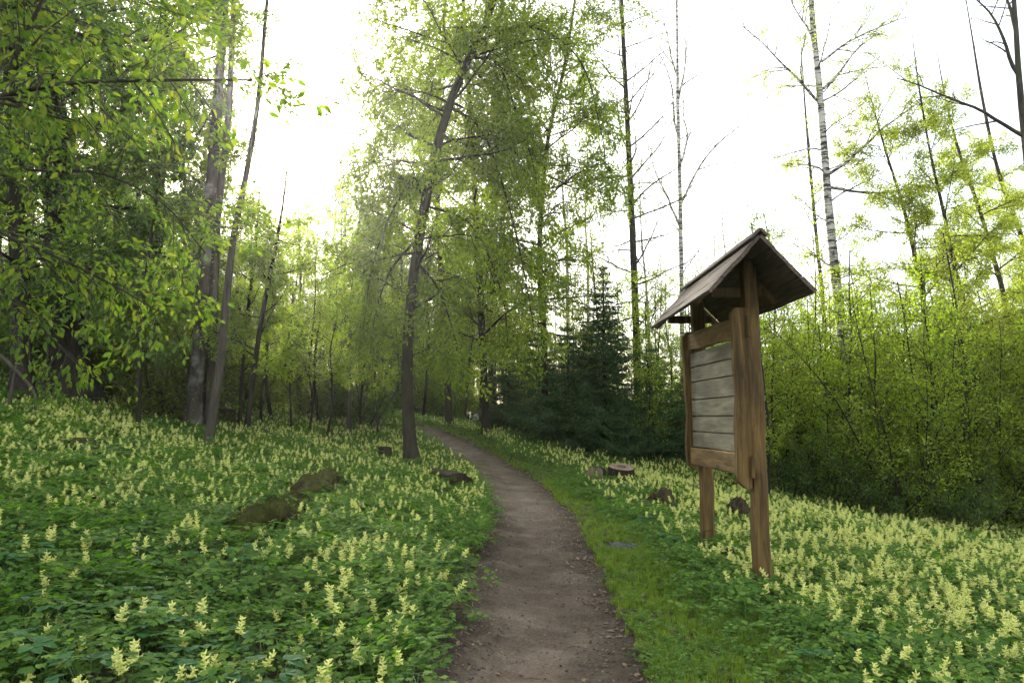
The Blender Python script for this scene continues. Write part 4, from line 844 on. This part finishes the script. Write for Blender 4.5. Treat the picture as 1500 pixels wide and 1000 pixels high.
SH = [shrub(201, 4.6, 'light', 7, 26), shrub(202, 3.9, 'light', 8, 28, spread=.45), shrub(203, 2.2, 'cherry', 7, 30, spread=.6), shrub(204, 1.5, 'dark', 6, 32, spread=.8)]
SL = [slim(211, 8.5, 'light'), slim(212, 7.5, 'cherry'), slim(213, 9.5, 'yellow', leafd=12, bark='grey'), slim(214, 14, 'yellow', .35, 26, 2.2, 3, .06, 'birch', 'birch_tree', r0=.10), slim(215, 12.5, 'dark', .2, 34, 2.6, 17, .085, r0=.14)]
SA = [slim(221, 5.6, 'light', .10, 26, .95, 17, .06, r0=.028, name='sapling'), slim(222, 6.4, 'yellow', .12, 28, .9, 15, .06, r0=.03, name='sapling'), slim(223, 5.0, 'light', .08, 24, 1.05, 18, .06, r0=.024, name='sapling')]
used = set()
def put(o, x, y, sc, label, group, rz=None):
    rz = r.uniform(0, 6.28) if rz is None else rz
    if o.name in used: return copy_tree(o, (x, y, tz(x, y)), rz, sc, label, group)
    used.add(o.name); o.location = (x, y, tz(x, y)); o.rotation_euler.z = rz; o.scale = (sc,) * 3 if not isinstance(sc, tuple) else sc; o['label'] = label; o['group'] = group; return o
r = np.random.default_rng(77)
# front row of the right-hand thicket
front = [(1328, 768, 0, .92, 'light green many stemmed shrub whose dark stems spread from one foot at the meadow edge'), (1383, 762, 0, .95, 'light green shrub with one dark stem right of the spreading stems'), (1448, 782, 1, 1.05, 'light green shrub with a leaning stem third from the right edge'), (1500, 770, 0, 1.0, 'light green shrub at the right edge of the picture'),
         (1250, 700, 1, .95, 'light green shrub in front of the foot of the prominent birch'), (1175, 690, 1, .9, 'green shrub just right of the near notice board post'), (1110, 680, 0, .8, 'light green shrub seen behind the notice board')]
for (px, py, k, sc, lab) in front:
    g = ground_hit(px, py); put(SH[k], g[0], g[1], sc * 1.2, lab, 'shrubs along the right meadow edge')
for (px, Y, k, sc) in ((1145, 15.5, 3, 1.0), (1215, 15, 3, 1.1), (1290, 14.2, 3, .9), (1410, 13.5, 3, .9), (1200, 17, 2, 1.1), (1100, 18.5, 2, 1.1), (1050, 20, 2, 1.1), (1270, 16, 2, 1.2), (1365, 15.5, 2, 1.2), (1455, 15, 2, 1.2), (1020, 21.5, 0, .8)):
    put(SH[k], (px - 750) / 1000. * Y, Y, sc, 'low green shrub at the foot of the thicket right of the notice board', 'low shrubs at the foot of the right thicket')
for i in range(46):
    px = 1085 + 490 * (i + r.uniform(0, 1)) / 46; Y = r.uniform(14.5, 21); put(SA[i % 3], (px - 750) / 1000. * Y, Y, r.uniform(.8, 1.15), 'slim light green sapling with a thin straight stem in the right thicket', 'saplings of the right thicket')
for i, px in enumerate((842, 868, 905, 930, 965, 985, 1012, 1040, 1068, 960, 1030, 812, 857, 878, 898, 948)):
    Y = (19.2 if i in (4, 6, 7, 9, 15) else 22.0) + (i * 7 % 5) * .8; put(SA[i % 3], (px - 750) / 1000. * Y, Y, .85 + .07 * (i * 3 % 5), 'slim light green sapling among the dark spruces left of the notice board', 'saplings among the spruces')
for i in range(22):
    px = 1090 + 480 * (i + r.uniform(0, 1)) / 22; Y = r.uniform(19, 26); put(SH[i % 2], (px - 750) / 1000. * Y, Y, r.uniform(1.25, 1.65), 'tall light green shrub inside the thicket behind the meadow edge', 'tall shrubs of the right thicket')
# shaded undergrowth and light trees on the left and centre
for i in range(26):
    px = 130 + 560 * (i + r.uniform(0, 1)) / 26; Y = r.uniform(19, 27)
    if path_dist((px - 750) / 1000. * Y, Y)[0] < 1.9 or px > 560: Y = r.uniform(31, 36)
    put(SH[2 + (i % 3 == 0)], (px - 750) / 1000. * Y, Y, r.uniform(.9, 1.6), 'low shady green shrub under the trees beyond the left meadow', 'low shrubs beyond the left meadow')
for i in range(20):
    px = -60 + 360 * (i + r.uniform(0, 1)) / 20; Y = r.uniform(15.5, 24); put(SH[2 + i % 2], (px - 750) / 1000. * Y, Y, r.uniform(.9, 1.7), 'dark low shrub behind the big left trunks', 'low shrubs behind the left trunks')
for (px, Y, k, sc) in ((400, 19, 0, .88), (440, 22, 2, .85), (470, 20, 0, .80), (500, 24, 0, .9), (545, 23, 1, .85), (575, 26, 0, .9), (420, 26, 0, .85), (350, 24, 0, .82), (330, 20, 1, .72), (620, 28, 1, 1.0), (455, 18, 0, .6), (530, 20, 1, .6), (385, 17.8, 0, .62), (480, 17.5, 0, .55), (555, 19, 0, .6), (510, 28, 0, 1.0), (430, 17.5, 1, .55)):
    put(SL[k], (px - 750) / 1000. * Y, Y, sc, 'slender light green tree between the twin trunks and the main leaning trunk', 'slender light green trees left of the main trunk')
for (px, Y, k, sc) in ((20, 18, 4, .95), (150, 20, 4, 1.0), (75, 23, 4, 1.1), (190, 26, 4, 1.1), (255, 22, 4, .62), (-60, 16, 4, 1.0), (290, 28, 4, .62), (130, 16.5, 1, 1.0), (-20, 26, 4, 1.2)):
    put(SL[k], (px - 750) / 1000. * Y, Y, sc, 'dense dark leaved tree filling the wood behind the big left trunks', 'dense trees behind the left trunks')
for (px, Y, k, sc) in ((680, 30, 1, 1.1), (740, 31, 1, 1.0), (770, 36, 0, 1.1), (720, 38, 0, 1.2), (830, 34, 1, 1.0), (880, 32, 0, .85)):
    put(SL[k], (px - 750) / 1000. * Y, Y, sc, 'green tree behind the hanging crowns right of the path bend', 'trees behind the hanging crowns')
for (px, Y, k, sc) in ((845, 30, 3, 1.), (868, 38, 3, 1.1), (965, 33, 3, .9), (1035, 34, 3, .75), (1060, 38, 3, .9), (955, 27, 0, .72), (985, 25, 0, .66), (1040, 28, 2, .78), (1075, 26, 0, .6), (905, 36, 0, .9), (1010, 36, 0, .9)):
    put(SL[k], (px - 750) / 1000. * Y, Y, sc * 1.22, 'slim tree with thin spring leaves in the gap between tallest spruce and notice board', 'slim trees between spruce and notice board')
for (px, Y, k, sc) in ((1130, 28, 2, .62), (1180, 30, 0, .68), (1290, 28, 2, .72), (1330, 30, 0, .75), (1380, 27, 2, .75), (1430, 30, 2, .85), (1490, 28, 2, .85), (1240, 32, 2, .7), (1540, 26, 2, 1.0)):
    put(SL[k], (px - 750) / 1000. * Y, Y, sc * 1.3, 'slim yellow green tree rising behind the right thicket', 'slim trees behind the right thicket')
# pale dead sticks at the far left
for (pix, lab) in (([(14, 590), (22, 548), (30, 500)], 'short pale dead stick standing left of the thickest trunk'), ([(0, 520), (26, 545), (50, 575), (52, 600)], 'pale dead branch lying against the far left trunk')):
    Q = wp(pix, 11.5); mb_ = MB(); tube(mb_, catmull(Q, 4) - Q[0], np.linspace(.035, .02, 4 * (len(pix) - 1) + 1), 7, .1); o = link('dead_branch', mb_.mesh('dead_branch', BARK['grey'], True), None, Q[0]); tag(o, lab, 'branch')
# far wood as one mass
cw = bpy.data.collections.new('far_wood_sources')
def flat_tree(idx, o):
    es = [(c.data, c.data.materials[0]) for c in o.children]; V = []; F = []; mi = []; n = 0; me = bpy.data.meshes.new('far_tree')
    for s_, (d_, m_) in enumerate(es):
        c = np.zeros(len(d_.vertices) * 3, np.float32); d_.vertices.foreach_get('co', c); V.append(c.reshape(-1, 3)); lt = np.zeros(len(d_.polygons), np.int32); d_.polygons.foreach_get('loop_total', lt)
        li = np.zeros(len(d_.loops), np.int32); d_.loops.foreach_get('vertex_index', li); F.append((lt, li + n)); mi.append(np.full(len(lt), s_, np.int32)); n += len(d_.vertices); me.materials.append(m_)
    V = np.vstack(V); lt = np.concatenate([f[0] for f in F]); li = np.concatenate([f[1] for f in F]); me.vertices.add(len(V)); me.vertices.foreach_set('co', V.ravel()); me.loops.add(len(li)); me.loops.foreach_set('vertex_index', li)
    me.polygons.add(len(lt)); me.polygons.foreach_set('loop_start', np.concatenate([[0], np.cumsum(lt)[:-1]]).astype(np.int32)); me.polygons.foreach_set('material_index', np.concatenate(mi)); me.update(calc_edges=True)
    source(cw, 'far_source_%02d' % idx, me)
for i, o in enumerate((SL[0], SL[1], SL[2], SL[4], SH[1])): flat_tree(i, o)
xs = []; sc_ = []; ix = []
for i in range(520):
    Y = r.uniform(32, 75); X_ = r.uniform(-.9, .9) * Y; u = X_ / Y; k = r.choice([0, 1, 3, 4]) if u < .05 else r.choice([0, 1, 2, 4, 4])
    s_ = r.uniform(.8, 1.25) * (1.15 if u < .0 else (.95 if u < .1 else .62)); 
    if k == 3: s_ *= .8
    xs.append((X_, Y, 0)); sc_.append(s_); ix.append(k)
xs = np.array(xs); xs[:, 2] = terrain(xs[:, 0], xs[:, 1]); n = len(xs)
scatter('distant_wood', xs, np.stack([np.zeros(n), np.zeros(n), r.uniform(0, 6.28, n)], 1), sc_, ix, cw, 'distant mass of green woodland closing the view')

# ------------------------------------------------------------------ air
def haze_box():
    x0, x1, y0_, y1_, z0, z1 = -95, 95, -6, 90, float(Z.min()) - 1, 26.
    V = [(x, y, z) for z in (z0, z1) for (x, y) in ((x0, y0_), (x1, y0_), (x1, y1_), (x0, y1_))]
    mb_ = MB(); mb_.add(V, [(0, 3, 2, 1), (4, 5, 6, 7), (0, 1, 5, 4), (1, 2, 6, 5), (2, 3, 7, 6), (3, 0, 4, 7)])
    m = bpy.data.materials.new('haze'); m.use_nodes = True; t = m.node_tree; t.nodes.clear(); o_ = t.nodes.new('ShaderNodeOutputMaterial'); v = t.nodes.new('ShaderNodeVolumePrincipled')
    v.inputs['Color'].default_value = (.95, .96, .93, 1); v.inputs['Density'].default_value = .00045; v.inputs['Anisotropy'].default_value = .8
    t.links.new(v.outputs[0], o_.inputs['Volume']); kind(link('haze', mb_.mesh('haze', m)), 'stuff')
haze_box()
